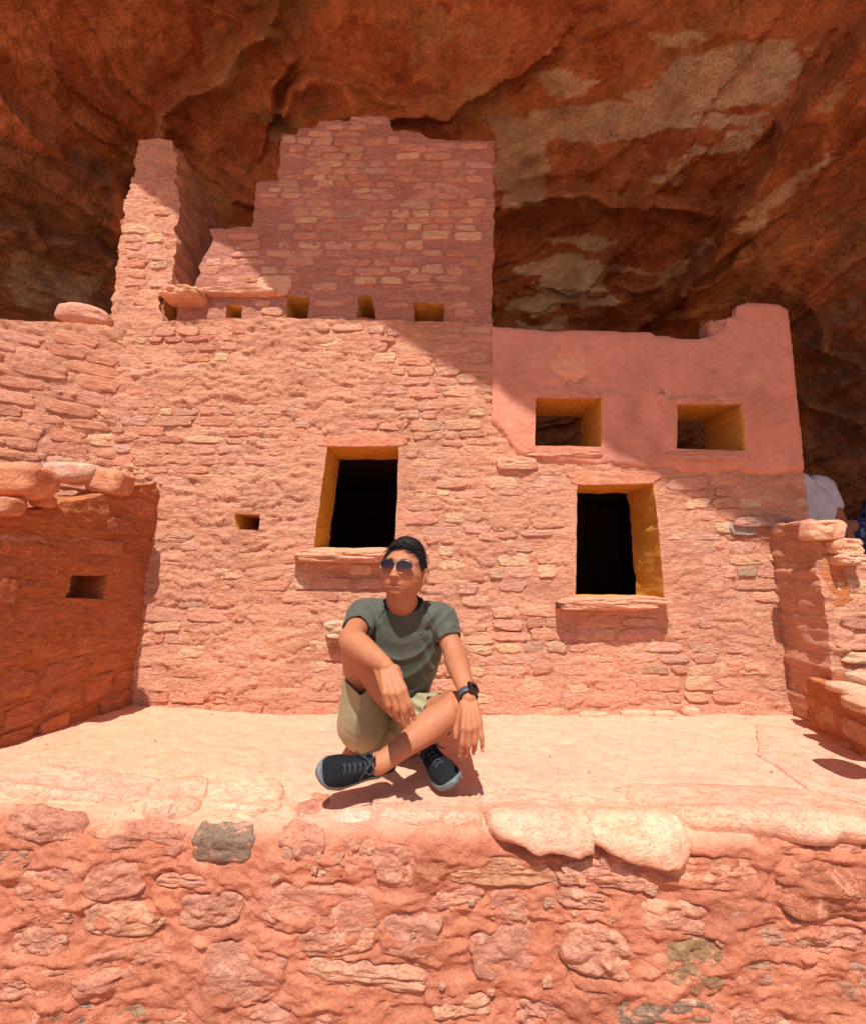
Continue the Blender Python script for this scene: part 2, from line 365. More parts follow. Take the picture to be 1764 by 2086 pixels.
def build_cliff():
    nu, nv = 680, 610
    a = np.linspace(R(-84), R(84), nu); b = np.concatenate([np.linspace(R(-32), R(-3), 30, endpoint=False), np.linspace(R(-3), R(100), 500, endpoint=False), np.linspace(R(100), R(172), 80)])
    A, B = np.meshgrid(a, b, indexing='ij'); A = A.ravel(); B = B.ravel()
    D = np.stack([np.sin(A), np.cos(A) * np.cos(B), np.cos(A) * np.sin(B)], 1)
    # an ellipsoid-like hall, flatter overhead, right wall nearer
    rx = np.where(D[:, 0] > 0, 4.1, 4.6); r = 1 / np.sqrt((D[:, 0] / rx) ** 2 + (D[:, 1] / 5.6) ** 2 + (D[:, 2] / 5.2) ** 2)
    C = np.array([0, .2, .1]); V = C + D * r[:, None]
    x, y, z = V.T
    q = V * .55
    warp = .5 * fbm(q[:, 0], q[:, 1], q[:, 2], 3, 3)
    disp = .55 * fbm(x * .38 + warp, y * .38, z * .5, 4, 40) + .20 * ridged(x * .8 + warp, y * .8, z * 1.0 + warp, 4, 44)
    # bedding: stepped ledges, tilted up to the right on the right-hand side
    tilt = z + .10 * x - .55 * np.maximum(x - 1.6, 0) + .35 * y * .3 + .5 * warp + .12 * fbm(x * 1.5, y * 1.5, z * 1.5, 3, 60)
    st = tilt * 2.6; fr = st - np.floor(st)
    disp += .15 * (1 - sstep(.0, .6, fr)) * sstep(-.6, .6, vnoise(x * .8, np.floor(st) * 3.1, y * .5, 61)) * sstep(4.8, 3.6, z)
    s2_ = tilt * 9 + .8 * fbm(x * 2, y * 2, z * 2, 3, 63); f2_ = s2_ - np.floor(s2_); disp += .065 * (1 - f2_) * sstep(-.3, .5, vnoise(x * 1.6, np.floor(s2_) * 2.3, y * 1.2, 64)) * sstep(5.2, 3.4, z)
    disp += .05 * fbm(x * 4, y * 4, z * 7, 5, 50) + .05 * ridged(x * 1.9 + warp * 2, y * 1.9, z * 2.6, 4, 52)
    px, py = proj(V)
    wx = 34 * fbm(px / 90, py / 90, 0, 3, 70); wy = 30 * fbm(px / 90 + 9, py / 90, 0, 3, 71)
    ax, ay = px + wx, py + wy
    def curve(pts, wdt, depth, side=1.0):
        """a crease with an overhanging lip along one side"""
        dd = np.full(len(ax), 1e9); sg = np.zeros(len(ax))
        for (x0, y0), (x1, y1) in zip(pts[:-1], pts[1:]):
            ux, uy = x1 - x0, y1 - y0; L2 = ux * ux + uy * uy
            t = np.clip(((ax - x0) * ux + (ay - y0) * uy) / L2, 0, 1); ex, ey = ax - x0 - t * ux, ay - y0 - t * uy; d = np.hypot(ex, ey)
            m = d < dd; dd = np.where(m, d, dd); sg = np.where(m, np.sign(ux * ey - uy * ex), sg)
        s = dd * sg * side; blend = sstep(-wdt * 1.0, wdt * 1.0, s)
        return depth * (blend * np.exp(-np.maximum(s, 0) / (wdt * 3.2)) - (1 - blend) * np.exp(np.minimum(s, 0) / (wdt * 5)) * .55)
    cr = 0
    cr = cr + curve([(560, -30), (520, 60), (440, 130), (330, 200), (292, 300), (330, 420)], 16, .42, -1)      # lobe left of centre
    cr = cr + curve([(0, 180), (60, 235), (140, 300), (250, 360), (300, 420)], 13, .35, 1)                       # left lobe's lower lip
    cr = cr + curve([(470, 30), (560, 60), (600, 130), (560, 220), (640, 150), (760, 170), (900, 190)], 11, .22, 1)
    cr = cr + curve([(800, 240), (900, 235), (1000, 190), (1100, 110)], 10, .25, -1)
    cr = cr + curve([(1764, 40), (1660, 160), (1560, 300), (1480, 440), (1400, 560)], 15, .40, -1)               # right lobe edge
    cr = cr + curve([(1010, 410), (1180, 380), (1330, 380), (1440, 400)], 12, .35, 1)
    cr = cr + curve([(1010, 600), (1200, 560), (1400, 580), (1500, 520)], 9, .2, 1)
    cr = cr + curve([(0, 440), (120, 480), (240, 520)], 10, .22, 1)
    cr = cr + curve([(1640, 600), (1700, 700), (1764, 740)], 9, .2, 1)
    cr = cr + curve([(1640, 800), (1764, 860)], 9, .2, 1)
    vis = (y > .5)
    disp = disp + cr * vis
    V = V - D * (disp[:, None] * .9)
    # keep everything on the shaded side of the brow line: the brow turns up along the sun's rays
    sl = 1 / SUN.y
    zl = V[:, 2] - (YW - V[:, 1]) * sl * 1.0; xl = V[:, 0] + (YW - V[:, 1]) * SUN.x / SUN.y
    need = zbound(xl) + .03 * fbm(xl * 3, xl * 0, 0, 3, 81) - zl
    up = (need > 0) & (V[:, 1] < YW)
    V[:, 2] += np.where(up, need * 1.0 + .0, 0)
    far = up & (need > .25); V[:, 2] += np.where(far, (need - .25) * .6, 0)
    # colours: rusty red-brown with cream and buff patches where the rock has spalled
    base = np.array([.53, .195, .072]); V2 = V
    n = fbm(V[:, 0] * .7, V[:, 1] * .7, V[:, 2] * .7, 5, 90); n2 = fbm(V[:, 0] * 3, V[:, 1] * 3, V[:, 2] * 5, 4, 91)
    n4 = fbm(V[:, 0] * 9, V[:, 1] * 9, V[:, 2] * 22, 4, 93); n5 = fbm(V[:, 0] * 1.1, V[:, 1] * 1.1, V[:, 2] * 2.6, 4, 95)
    col = base[None] * (1 + .38 * n[:, None] + .30 * n2[:, None] + .30 * n4[:, None])
    kk = sstep(.18, .38, n5)[:, None] * .55; col = col * (1 - kk) + np.array([.50, .235, .085]) * (1 + .3 * n4[:, None]) * kk
    col = col * np.where(n2[:, None] > .22, np.array([[.75, .62, .6]]), 1)
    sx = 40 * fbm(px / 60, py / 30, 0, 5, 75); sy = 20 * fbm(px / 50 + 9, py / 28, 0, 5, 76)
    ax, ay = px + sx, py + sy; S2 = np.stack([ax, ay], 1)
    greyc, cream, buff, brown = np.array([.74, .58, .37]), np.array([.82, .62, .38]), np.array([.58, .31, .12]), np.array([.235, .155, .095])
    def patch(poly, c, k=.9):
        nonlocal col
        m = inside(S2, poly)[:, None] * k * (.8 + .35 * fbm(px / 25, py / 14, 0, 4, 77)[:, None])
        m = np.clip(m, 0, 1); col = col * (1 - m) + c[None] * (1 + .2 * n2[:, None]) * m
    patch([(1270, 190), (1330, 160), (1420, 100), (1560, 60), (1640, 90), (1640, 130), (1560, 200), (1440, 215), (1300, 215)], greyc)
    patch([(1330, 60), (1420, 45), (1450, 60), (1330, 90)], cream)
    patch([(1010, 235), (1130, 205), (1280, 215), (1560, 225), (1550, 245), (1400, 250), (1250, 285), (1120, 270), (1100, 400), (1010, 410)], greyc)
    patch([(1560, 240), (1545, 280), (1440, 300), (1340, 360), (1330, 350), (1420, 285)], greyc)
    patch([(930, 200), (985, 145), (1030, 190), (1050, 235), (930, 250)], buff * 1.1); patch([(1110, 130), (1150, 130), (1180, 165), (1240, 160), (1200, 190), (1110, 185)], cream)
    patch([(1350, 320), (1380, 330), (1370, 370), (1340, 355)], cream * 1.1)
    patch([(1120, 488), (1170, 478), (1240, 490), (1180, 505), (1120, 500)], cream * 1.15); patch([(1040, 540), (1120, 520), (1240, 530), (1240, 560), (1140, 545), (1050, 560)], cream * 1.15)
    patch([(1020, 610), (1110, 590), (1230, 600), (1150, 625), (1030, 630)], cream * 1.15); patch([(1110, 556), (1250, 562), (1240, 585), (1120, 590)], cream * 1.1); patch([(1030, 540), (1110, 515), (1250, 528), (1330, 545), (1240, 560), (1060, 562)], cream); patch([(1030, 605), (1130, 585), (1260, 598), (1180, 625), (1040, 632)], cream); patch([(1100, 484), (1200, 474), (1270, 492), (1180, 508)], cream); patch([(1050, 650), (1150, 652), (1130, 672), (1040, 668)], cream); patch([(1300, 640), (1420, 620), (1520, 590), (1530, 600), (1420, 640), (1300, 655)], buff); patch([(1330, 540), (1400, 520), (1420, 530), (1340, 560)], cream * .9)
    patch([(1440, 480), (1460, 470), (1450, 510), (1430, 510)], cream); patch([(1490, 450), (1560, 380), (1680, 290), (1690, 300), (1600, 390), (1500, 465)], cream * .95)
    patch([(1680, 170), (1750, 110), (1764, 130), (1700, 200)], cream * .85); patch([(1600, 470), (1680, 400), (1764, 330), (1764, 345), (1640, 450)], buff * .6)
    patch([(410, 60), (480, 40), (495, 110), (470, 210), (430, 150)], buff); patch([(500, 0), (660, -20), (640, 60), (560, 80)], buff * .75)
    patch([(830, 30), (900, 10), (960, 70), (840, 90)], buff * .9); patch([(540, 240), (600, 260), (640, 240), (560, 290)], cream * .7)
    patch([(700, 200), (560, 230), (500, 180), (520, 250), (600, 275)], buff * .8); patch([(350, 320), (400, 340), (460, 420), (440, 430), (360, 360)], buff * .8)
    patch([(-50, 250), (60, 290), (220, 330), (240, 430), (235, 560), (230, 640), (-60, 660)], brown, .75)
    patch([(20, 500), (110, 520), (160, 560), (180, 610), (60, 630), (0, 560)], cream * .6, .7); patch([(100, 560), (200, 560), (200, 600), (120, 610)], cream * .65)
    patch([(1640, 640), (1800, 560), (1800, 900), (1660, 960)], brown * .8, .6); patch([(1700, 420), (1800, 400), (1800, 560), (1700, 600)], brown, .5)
    f = grid_faces(nu, nv)
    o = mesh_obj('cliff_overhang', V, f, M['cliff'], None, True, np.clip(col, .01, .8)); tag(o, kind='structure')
build_cliff()

# ------------------------------------------------------------------ ground
def build_ground():
    n = 160; g = np.concatenate([-np.geomspace(400, 3, 40), np.linspace(-2.9, 2.9, 80), np.geomspace(3, 400, 40)])
    X, Y = np.meshgrid(g, g, indexing='ij'); x, y = X.ravel(), Y.ravel()
    z = -.92 + .03 * fbm(x * .8, y * .8, 0, 4, 5) + np.where(np.hypot(x, y) > 8, fbm(x * .05, y * .05, 0, 3, 6) * 1.0, 0)
    c = np.array([.52, .27, .18])[None] * (1 + .2 * fbm(x * .7, y * .7, 0, 4, 8)[:, None])
    tag(mesh_obj('ground', np.stack([x, y, z], 1), grid_faces(len(g), len(g)), M['ground'], None, True, c), kind='structure')
    X, Y = np.meshgrid(np.linspace(-5, 5.5, 60), np.linspace(2.3, 6.2, 30), indexing='ij'); x, y = X.ravel(), Y.ravel()
    tag(mesh_obj('alcove_floor', np.stack([x, y, -.02 + .02 * fbm(x * 2, y * 2, 0, 3, 9)], 1), grid_faces(60, 30), M['ground'], None, True, np.tile([.3, .15, .09], (1800, 1))), kind='structure')
build_ground()

# ------------------------------------------------------------------ the dwelling's walls
def w2(px, py, Y=YW):
    p = P(px, py, Y); return (p[0], p[2])
def Fplane(Y0, batter=0.0):
    def F(s, z, h):
        s, z, h = np.broadcast_arrays(s, z, h); return np.stack([s, Y0 + batter * z - h, z], -1)
    return F
AX = (np.array([1., 0, 0]), np.array([0., -1, 0]), np.array([0., 0, 1]))
doorL = [w2(x, y) for x, y in [(668, 908), (812, 908), (809, 1010), (803, 1120), (640, 1115), (655, 1000)]]
doorR = [w2(x, y) for x, y in [(1175, 985), (1330, 985), (1342, 1100), (1352, 1220), (1172, 1218)]]
winL = [w2(x, y) for x, y in [(1090, 806), (1222, 812), (1222, 912), (1088, 910)]]
winR = [w2(x, y) for x, y in [(1377, 820), (1503, 820), (1512, 920), (1375, 915)]]
niche = [w2(x, y) for x, y in [(480, 1047), (530, 1048), (529, 1080), (482, 1078)]]
HOLES = [doorL, doorR, winL, winR, niche]
def mort_col(s, z, seed=0, pink=0.0):
    n = fbm(s * 1.6, z * 2.2, 0, 4, 20 + seed)[:, None]; n2 = fbm(s * 8, z * 14, 0, 3, 24 + seed)[:, None]
    c = C_MORTAR[None] * (1 + .12 * n + .14 * n2)
    warm = np.array([.72, .36, .24])[None] * (1 + .1 * n2); k = sstep(.05, .45, n + .6 * n2)
    n6 = fbm(s * 4, z * 9, 0, 4, 28 + seed)[:, None]; c = c * (1 - .6 * k) + warm * .6 * k; d_ = sstep(.1, .4, n6) * .35; c = c * (1 - d_) + c * np.array([.80, .70, .64]) * d_
    return np.clip(c, .02, .8)
def dist_holes(s, z, holes):
    d = np.full(np.shape(s), 9.0); p = np.stack([s, z], -1)
    for h in holes:
        h = np.asarray(h)
        for i in range(len(h)):
            a, b = h[i], h[(i + 1) % len(h)]; ab = b - a; t = np.clip(((p - a) @ ab) / ab.dot(ab), 0, 1)
            d = np.minimum(d, np.linalg.norm(p - a - t[..., None] * ab, axis=-1))
    return d
wall_out = [w2(x, y) for x, y in [(180, 1480), (180, 1200), (180, 1000), (182, 800), (190, 672), (330, 655), (460, 650), (600, 648), (780, 652), (1003, 660), (1004, 690), (1140, 692), (1325, 700), (1400, 712), (1470, 690), (1500, 660), (1592, 650), (1612, 780), (1628, 930), (1640, 1000), (1645, 1045), (1660, 1300), (1680, 1500), (1100, 1520), (600, 1520)]]
dwell = empty('cliff_dwelling', 'large sunlit red stone masonry wall with two tall dark doorways behind the seated man', 'wall', (0.2, YW, 0))
def wall_h(s, z):
    k = .25 + .75 * sstep(.01, .09, dist_holes(s, z, HOLES[:4])); k2 = 1 - .25 * sstep(-.9, .6, s)
    return relief(s, z, 1.0, 1) * k * k2 + .008 * (1 - k)
F0 = Fplane(YW)
make_panel('mortar', F0, wall_out, HOLES, M['mortar'], .0115, .30, wall_h, lambda s, z: mort_col(s, z), dwell, .004, .002, 1, rev_glow=(.90, .44, .08))  # door and window reveals get their bounce glow as colour
peel_line = [(900, 880), (1010, 870), (1055, 938), (1110, 948), (1200, 955), (1300, 957), (1400, 966), (1500, 962), (1560, 972), (1660, 968)]
pl = np.array([w2(*p) for p in peel_line])
def under_plaster(s, z): return s > w2(1003, 900)[0] - .01 and z > np.interp(s, pl[:, 0], pl[:, 1]) - .02
n = lay_stones(F0, AX, wall_out, HOLES, dwell, (.036, .072), (.07, .24), lambda s, z: .22 + .68 * float(sstep(-.9, .6, s)) - .1 * (z > 1.6),   .12, (.003, .011), 3, 295, .03, under_plaster)
# lintels, sills, the block beside the man
def slab(name, px0, py0, px1, py1, proud, parent, seed, col, Y=YW, rot=0, deep=.1, fine=True, power=5):
    a, b = P(px0, py0, Y - proud), P(px1, py1, Y - proud); c = (a + b) / 2
    key = ('slab', seed, power)
    me = stone_mesh(name, 10 if fine else 4, 40 if fine else 18, seed, power, .09, .14, .10 if name == 'sill' else .06, 'block')
    o = put_stone(me, (c[0], Y - proud * .5, c[2]), (1, 0, 0), (0, -1, 0), (0, 0, 1), abs(b[0] - a[0]), abs(a[2] - b[2]), proud * .5 + .0, parent, col, rot, name)
    return o
slab('sill', 600, 1116, 808, 1146, .10, dwell, 501, (.66, .32, .20))['label'] = 'thick ragged stone sill under the left doorway'
slab('sill', 1143, 1217, 1366, 1245, .11, dwell, 502, (.64, .31, .19))['label'] = 'thick ragged stone sill under the right doorway'
slab('lintel', 1160, 960, 1345, 987, .013, dwell, 503, (.64, .27, .16))
slab('lintel', 652, 886, 838, 910, .011, dwell, 504, (.63, .25, .15))
slab('block', 661, 1268, 745, 1302, .085, dwell, 505, (.55, .42, .29))['label'] = 'pale square stone block jutting from the wall'
slab('stone', 1012, 930, 1098, 955, .03, dwell, 506, (.62, .32, .22)); slab('stone', 1490, 1068, 1545, 1090, .02, dwell, 507, (.36, .28, .24))
# rooms behind the doorways, their darkness painted into the wall colour
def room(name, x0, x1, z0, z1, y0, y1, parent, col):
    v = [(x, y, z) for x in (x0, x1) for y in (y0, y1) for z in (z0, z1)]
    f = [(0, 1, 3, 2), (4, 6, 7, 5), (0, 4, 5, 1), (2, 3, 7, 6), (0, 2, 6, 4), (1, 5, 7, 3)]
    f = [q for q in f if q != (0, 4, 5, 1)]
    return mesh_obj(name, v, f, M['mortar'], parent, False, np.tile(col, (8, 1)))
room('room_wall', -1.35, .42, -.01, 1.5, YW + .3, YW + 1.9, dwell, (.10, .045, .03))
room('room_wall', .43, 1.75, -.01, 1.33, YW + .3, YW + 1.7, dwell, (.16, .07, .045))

# plastered upper storey
plaster_out = [w2(x, y) for x, y in [(1002, 668), (1060, 672), (1140, 677), (1160, 674), (1325, 680), (1332, 686), (1362, 686), (1375, 690), (1420, 692), (1450, 684), (1476, 668), (1478, 650), (1496, 645), (1500, 627), (1520, 620), (1585, 622), (1603, 634), (1612, 740), (1625, 850), (1632, 930), (1636, 968), (1560, 973), (1500, 964), (1400, 968), (1300, 960), (1200, 957), (1130, 953), (1100, 938), (1055, 930), (1020, 900), (1002, 868)]]
plast = empty('plastered_wall', 'smooth pink mud-plastered upper wall with two square windows, right of the tower', 'wall', (1.2, YW, 1.1))
def plaster_h(s, z):
    d = dist_holes(s, z, [winL, winR]); edge = dist_holes(s, z, [plaster_out])
    pt = np.array(w2(1160, 752)); pd = np.hypot((s - pt[0]) / .115, (z - pt[1]) / .085) + .35 * fbm(s * 12, z * 12, 0, 3, 33)
    return .010 * fbm(s * 2, z * 2, 0, 3, 31) + .0045 * fbm(s * 7, z * 9, 0, 4, 41) + .003 * fbm(s * 14, z * 16, 0, 3, 32) - .012 * sstep(.02, 0, edge) + .006 * sstep(.05, .02, d) - .024 * sstep(.045, .0, z - np.interp(s, pl[:, 0], pl[:, 1]) + .03 * fbm(s * 7, z * 7, 0, 4, 45)) - .010 * sstep(1.02, .96, pd) + .012 * sstep(.95, .6, pd) * (1 + fbm(s * 20, z * 25, 0, 3, 35))
def plaster_c(s, z):
    n = fbm(s * 1.8, z * 1.8, 0, 4, 36)[:, None]; n3 = fbm(s * 9, z * 5, 0, 4, 47)[:, None]; c = np.array([.60, .255, .180])[None] * (1 + .20 * n + .20 * n3) * np.array([1, 1, 1.0]) 
    top = sstep(1.6, 2.0, z)[:, None]; c = c * (1 - .35 * top) + np.array([.58, .28, .23]) * .35 * top
    low = sstep(.35, -.35, fbm(s * 3, z * 2, 0, 3, 38))[:, None] * .35; c = c * (1 - low) + np.array([.62, .25, .14]) * low
    pt = np.array(w2(1160, 752)); pd = np.hypot((s - pt[0]) / .115, (z - pt[1]) / .085) + .35 * fbm(s * 12, z * 12, 0, 3, 33); k = sstep(1.0, .93, pd)[:, None]
    c = c * (1 - k) + np.array([.68, .33, .215]) * k
    pt = np.array(w2(1530, 775)); pd = np.hypot((s - pt[0]) / .06, (z - pt[1]) / .045) + .4 * fbm(s * 16, z * 16, 0, 3, 39); k = sstep(1.0, .9, pd)[:, None] * .6
    return c * (1 - k) + np.array([.62, .33, .2]) * k
def bigger(h, k=1.012):
    h = np.asarray(h); c = h.mean(0); return [tuple(c + (p - c) * k) for p in h]
FP = Fplane(YW - .022)
make_panel('plaster_face', FP, plaster_out, [bigger(winL), bigger(winR)], M['plaster'], .014, .05, plaster_h, plaster_c, plast, .004, .002, 3, .002, rev_glow=(.90, .43, .08))  # window reveals carry the same painted orange glow
slab('lintel', 1372, 806, 1510, 822, .030, plast, 511, (.60, .27, .18)); slab('sill', 1370, 919, 1535, 938, .030, plast, 512, (.60, .27, .18))
slab('lintel', 1086, 796, 1232, 810, .028, plast, 513, (.60, .27, .18)); slab('sill', 1080, 914, 1225, 930, .028, plast, 514, (.62, .28, .18))
# thickness of the wall top seen at its broken corner
slab('stone', 1446, 648, 1496, 690, .10, plast, 515, (.56, .25, .18), YW + .10)
slab('stone', 1502, 1052, 1620, 1072, .03, plast, 516, (.42, .23, .18), YW - .01)

# tower
tow = empty('tower_wall', 'tall stepped stone tower wall in shade with square openings along its foot', 'tower wall', (-.3, YW + .05, 1.9))
YT = YW + .04
t2 = lambda x, y: w2(x, y, YT)
tower_out = [t2(x, y) for x, y in [(328, 664), (324, 640), (336, 596), (372, 592), (398, 582), (410, 560), (404, 545), (418, 520), (428, 505), (432, 484), (425, 468), (515, 463), (519, 420), (521, 372), (567, 366), (570, 320), (573, 277), (605, 274), (608, 262), (645, 260), (648, 245), (712, 246), (716, 236), (793, 238), (799, 264), (830, 266), (858, 271), (870, 280), (925, 286), (1007, 290), (1006, 420), (1004, 560), (1002, 664)]]
holesT = [[t2(x, y) for x, y in q] for q in ([(338, 606), (366, 602), (358, 656), (334, 656)], [(464, 622), (494, 624), (492, 648), (460, 648)], [(584, 602), (632, 606), (626, 648), (582, 650)], [(730, 604), (745, 598), (760, 606), (764, 650), (726, 648)], [(842, 616), (904, 618), (905, 656), (843, 654)])]
FT = Fplane(YT)
def tower_h(s, z): return relief(s, z, .5, 50) + .010 * sstep(-.95, -1.1, s) * fbm(s * 6, z * 18, 0, 3, 51)
def tower_c(s, z):
    n = fbm(s * 1.6, z * 2.5, 0, 4, 21)[:, None]; n2 = fbm(s * 5, z * 22, 0, 3, 25)[:, None]
    c = np.array([.62, .27, .195])[None] * (1 + .13 * n + .12 * n2); k = sstep(.15, .5, n2) * .35
    return c * (1 - k) + np.array([.45, .30, .29]) * k
make_panel('mortar', FT, tower_out, holesT, M['mortar'], .016, .24, tower_h, tower_c, tow, .010, .006, 5, .016, rev_glow=(.84, .44, .12))  # inner sides of the openings painted with the warm bounce
lay_stones(FT, AX, tower_out, holesT, tow, (.036, .062), (.08, .20), lambda s, z: .32, .18, (.005, .011), 11, 295, .012)
slab('capstone', 716, 236, 795, 262, .03, tow, 521, (.60, .30, .22), YT + .03); slab('capstone', 648, 246, 716, 262, .03, tow, 522, (.58, .28, .2), YT + .03)
slab('lintel', 322, 578, 398, 600, .12, tow, 523, (.68, .36, .22), YT)
slab('lintel', 400, 583, 560, 594, .05, tow, 524, (.70, .40, .27), YT); slab('block', 1000 - 480, 560, 588, 600, .02, tow, 525, (.72, .40, .26), YT)

# left pillar, a wall end that runs back into the alcove
pil = empty('pillar', 'narrow upright stone wall end left of the tower, with two round beam stubs', 'wall', (-1.6, YW + .1, 1.9))
YPl = YW + .02
p2 = lambda x, y: w2(x, y, YPl)
pil_out = [p2(x, y) for x, y in [(222, 672), (228, 640), (233, 570), (248, 470), (256, 440), (262, 390), (272, 350), (284, 290), (312, 286), (352, 290), (362, 320), (360, 380), (368, 420), (356, 470), (362, 500), (352, 560), (348, 600), (326, 604), (330, 668)]]
FPi = Fplane(YPl)
make_panel('mortar', FPi, pil_out, [], M['mortar'], .014, .75, lambda s, z: relief(s, z, .9, 70), lambda s, z: mort_col(s, z, 4), pil, .014, .0, 7, .035)
lay_stones(FPi, AX, pil_out, [], pil, (.045, .075), (.10, .20), lambda s, z: .35, .1, (.006, .014), 13, 295, .01)
def tube(name, a, b, ra, rb, mat, parent, col=None, seg=14, n=6, seed=0):
    a, b = np.array(a, float), np.array(b, float); d = (b - a); L = np.linalg.norm(d); d /= L
    u = np.cross(d, (0, 0, 1)); u = u / np.linalg.norm(u) if np.linalg.norm(u) > .01 else np.array([1., 0, 0]); v = np.cross(d, u)
    ts = list(np.linspace(0, 1, n)) + [1.0]; rs = [ra + (rb - ra) * t for t in ts[:-1]] + [0]; ts[-2] = 1 - .15 * ra / L; vs = []
    th = np.arange(seg) / seg * 2 * np.pi
    for t, r in zip(ts, rs):
        if r > 0 and t > .9: r *= .93
        q = a + d * L * t; rr_ = r * (1 + .07 * np.sin(3 * th + seed)) ; vs += list(q + np.outer(rr_ * np.cos(th), u) + np.outer(rr_ * np.sin(th), v))
    nn = len(ts); V = np.array(vs).reshape(nn, seg, 3).transpose(1, 0, 2).reshape(-1, 3)
    o = mesh_obj(name, V, grid_faces(seg, nn, True), mat, parent, True, np.tile(col if col is not None else (.5, .3, .2), (len(V), 1)))
    return o
for (ax_, ay_, bx_, by_) in ((372, 400, 401, 421), (366, 476, 398, 490)):
    o = tube('beam_stub', P(ax_, ay_, YPl + .42), P(bx_, by_, YPl + .24), .037, .036, M['mortar'], pil, (.60, .32, .22))

# curved side wall on the far left, coming towards the camera
sidew = empty('side_wall', 'sunlit stone wall at the left edge, coursed blocks sloping away behind the low shaded wall', 'wall', (-1.9, 2.1, .9))
SO = np.array([-1.765, YW + .012, 0.0]); sd = np.array([-1.0, -.62, 0]); sd /= np.linalg.norm(sd); sn = np.array([-sd[1], sd[0], 0])
def FS(s, z, h):
    s, z, h = np.broadcast_arrays(s, z, h); bend = .10 * np.clip(1 - s / .35, 0, 1) ** 2
    return SO + s[..., None] * sd + h[..., None] * sn + np.stack([0 * z, 0 * z, z], -1)
def s2(px, py):
    q = PP(px, py, SO, sn); return (float((q - SO) @ sd), q[2])
side_out = [(-.16, s2(216, 1000)[1]), (-.16, s2(216, 662)[1] - .03), s2(214, 662), s2(180, 660), s2(130, 655), s2(60, 652), s2(0, 648), (.62, s2(0, 648)[1] - .05), (1.0, s2(0, 648)[1] - .1), (1.0, .3), (-.16, .3)]
make_panel('mortar', FS, side_out, [], M['mortar'], .016, .3, lambda s, z: relief(s, z, 1.1, 90), lambda s, z: mort_col(s, z, 9), sidew, .006, .0, 9, .02)
lay_stones(FS, (-sd, sn, np.array([0, 0, 1.])), side_out, [], sidew, (.05, .085), (.12, .24), lambda s, z: .10, .05, (.008, .018), 17, 295, .01)
def boulder(name, px0, py0, px1, py1, Y, dep, seed, col, parent=None, rot=0, power=2.6):
    a, b = P(px0, py0, Y), P(px1, py1, Y); c = (a + b) / 2; r = np.random.default_rng(seed)
    nu, nv = 36, 22; th = np.arange(nu) / nu * 2 * np.pi; ph = np.linspace(-np.pi / 2, np.pi / 2, nv); T, Q = np.meshgrid(th, ph, indexing='ij'); T, Q = T.ravel(), Q.ravel()
    sp = lambda x, e: np.sign(x) * np.abs(x) ** (2 / e)
    v = np.stack([sp(np.cos(Q), power) * sp(np.cos(T), power), sp(np.cos(Q), power) * sp(np.sin(T), power), sp(np.sin(Q), power)], 1)
    v *= (1 + .13 * fbm(v[:, 0] * 1.3 + seed, v[:, 1] * 1.3, v[:, 2] * 1.6, 4, seed) + .04 * fbm(v[:, 0] * 6 + seed, v[:, 1] * 6, v[:, 2] * 12, 3, seed + 1))[:, None]
    v *= np.array([abs(b[0] - a[0]) / 2, dep / 2, abs(a[2] - b[2]) / 2]); c_, s_ = math.cos(rot), math.sin(rot)
    v = np.stack([v[:, 0] * c_ - v[:, 2] * s_, v[:, 1], v[:, 0] * s_ + v[:, 2] * c_], 1) + np.array([c[0], Y, c[2]])
    o = mesh_obj(name, v, grid_faces(nu, nv, True), M['block'], parent, True); o.color = (*col, 1); return o
tag(boulder('boulder', 122, 626, 224, 668, YW - .0, .16, 31, (.60, .30, .21), None, -.12), 'rough wedge-shaped boulder lying on top of the left side wall, against the pillar', 'boulder')
# plates with a tiny ledge of pinkish stone under them stay with the wall

# ------------------------------------------------------------------ left wing wall (shaded, faces right)
wl = empty('left_wing_wall', 'low red stone wall at left in deep shade, with a small dark niche', 'wall', (-1.65, 1.9, 0))
A0 = np.array([-1.545, YW + .06, 0]); A1 = np.array([-1.74, 1.0, 0]); wd_ = (A1 - A0); WLn = np.linalg.norm(wd_); wd_ /= WLn
wn = np.array([-wd_[1], wd_[0], 0]); LEAN = .055
def zled(x, y):                                          # height of the terrace top
    return .055 * sstep(-.6, -1.7, x) + .03 * sstep(-.4, -1.6, x) * sstep(2.2, 1.3, y) + .006 * fbm(x * 2.5, y * 2.5, 0, 3, 15) + .004 * fbm(x * 9, y * 9, 0, 3, 16)
def FL(s, z, h):
    s, z, h = np.broadcast_arrays(s, z, h); h = h + (z - .1) * LEAN
    return A0 + s[..., None] * wd_ + h[..., None] * wn + np.stack([0 * z, 0 * z, z], -1)
def l2(px, py):
    q = PP(px, py, A0, wn); return (float((q - A0) @ wd_), q[2])
lw_out = [(-.02, -.1), l2(300, 985), l2(262, 990), l2(180, 1012), l2(120, 1022), l2(90, 1035), l2(0, 1042), (1.2, l2(0, 1042)[1] - .02), (1.2, -.2)]
nich = [l2(x, y) for x, y in [(130, 1172), (205, 1172), (196, 1222), (118, 1218)]]
make_panel('mortar', FL, lw_out, [nich], M['mortar'], .013, .22, lambda s, z: relief(s, z, .8, 110), lambda s, z: mort_col(s, z, 12) * (C_WING_SHADE / C_MORTAR)[None], wl, .012, .003, 11, .02)  # mortar colour shifted to the painted shade tone
lay_stones(FL, (wd_ * -1, wn, np.array([0, 0, 1.])), lw_out, [nich], wl, (.07, .12), (.10, .22), lambda s, z: .0, .25, (.006, .016), 19, 295, .02, tone=(.76, .60, .46))  # stones tinted down to match the painted shade
q = [np.array(l2(x, y)) for x, y in [(100, 1150), (230, 1240)]]
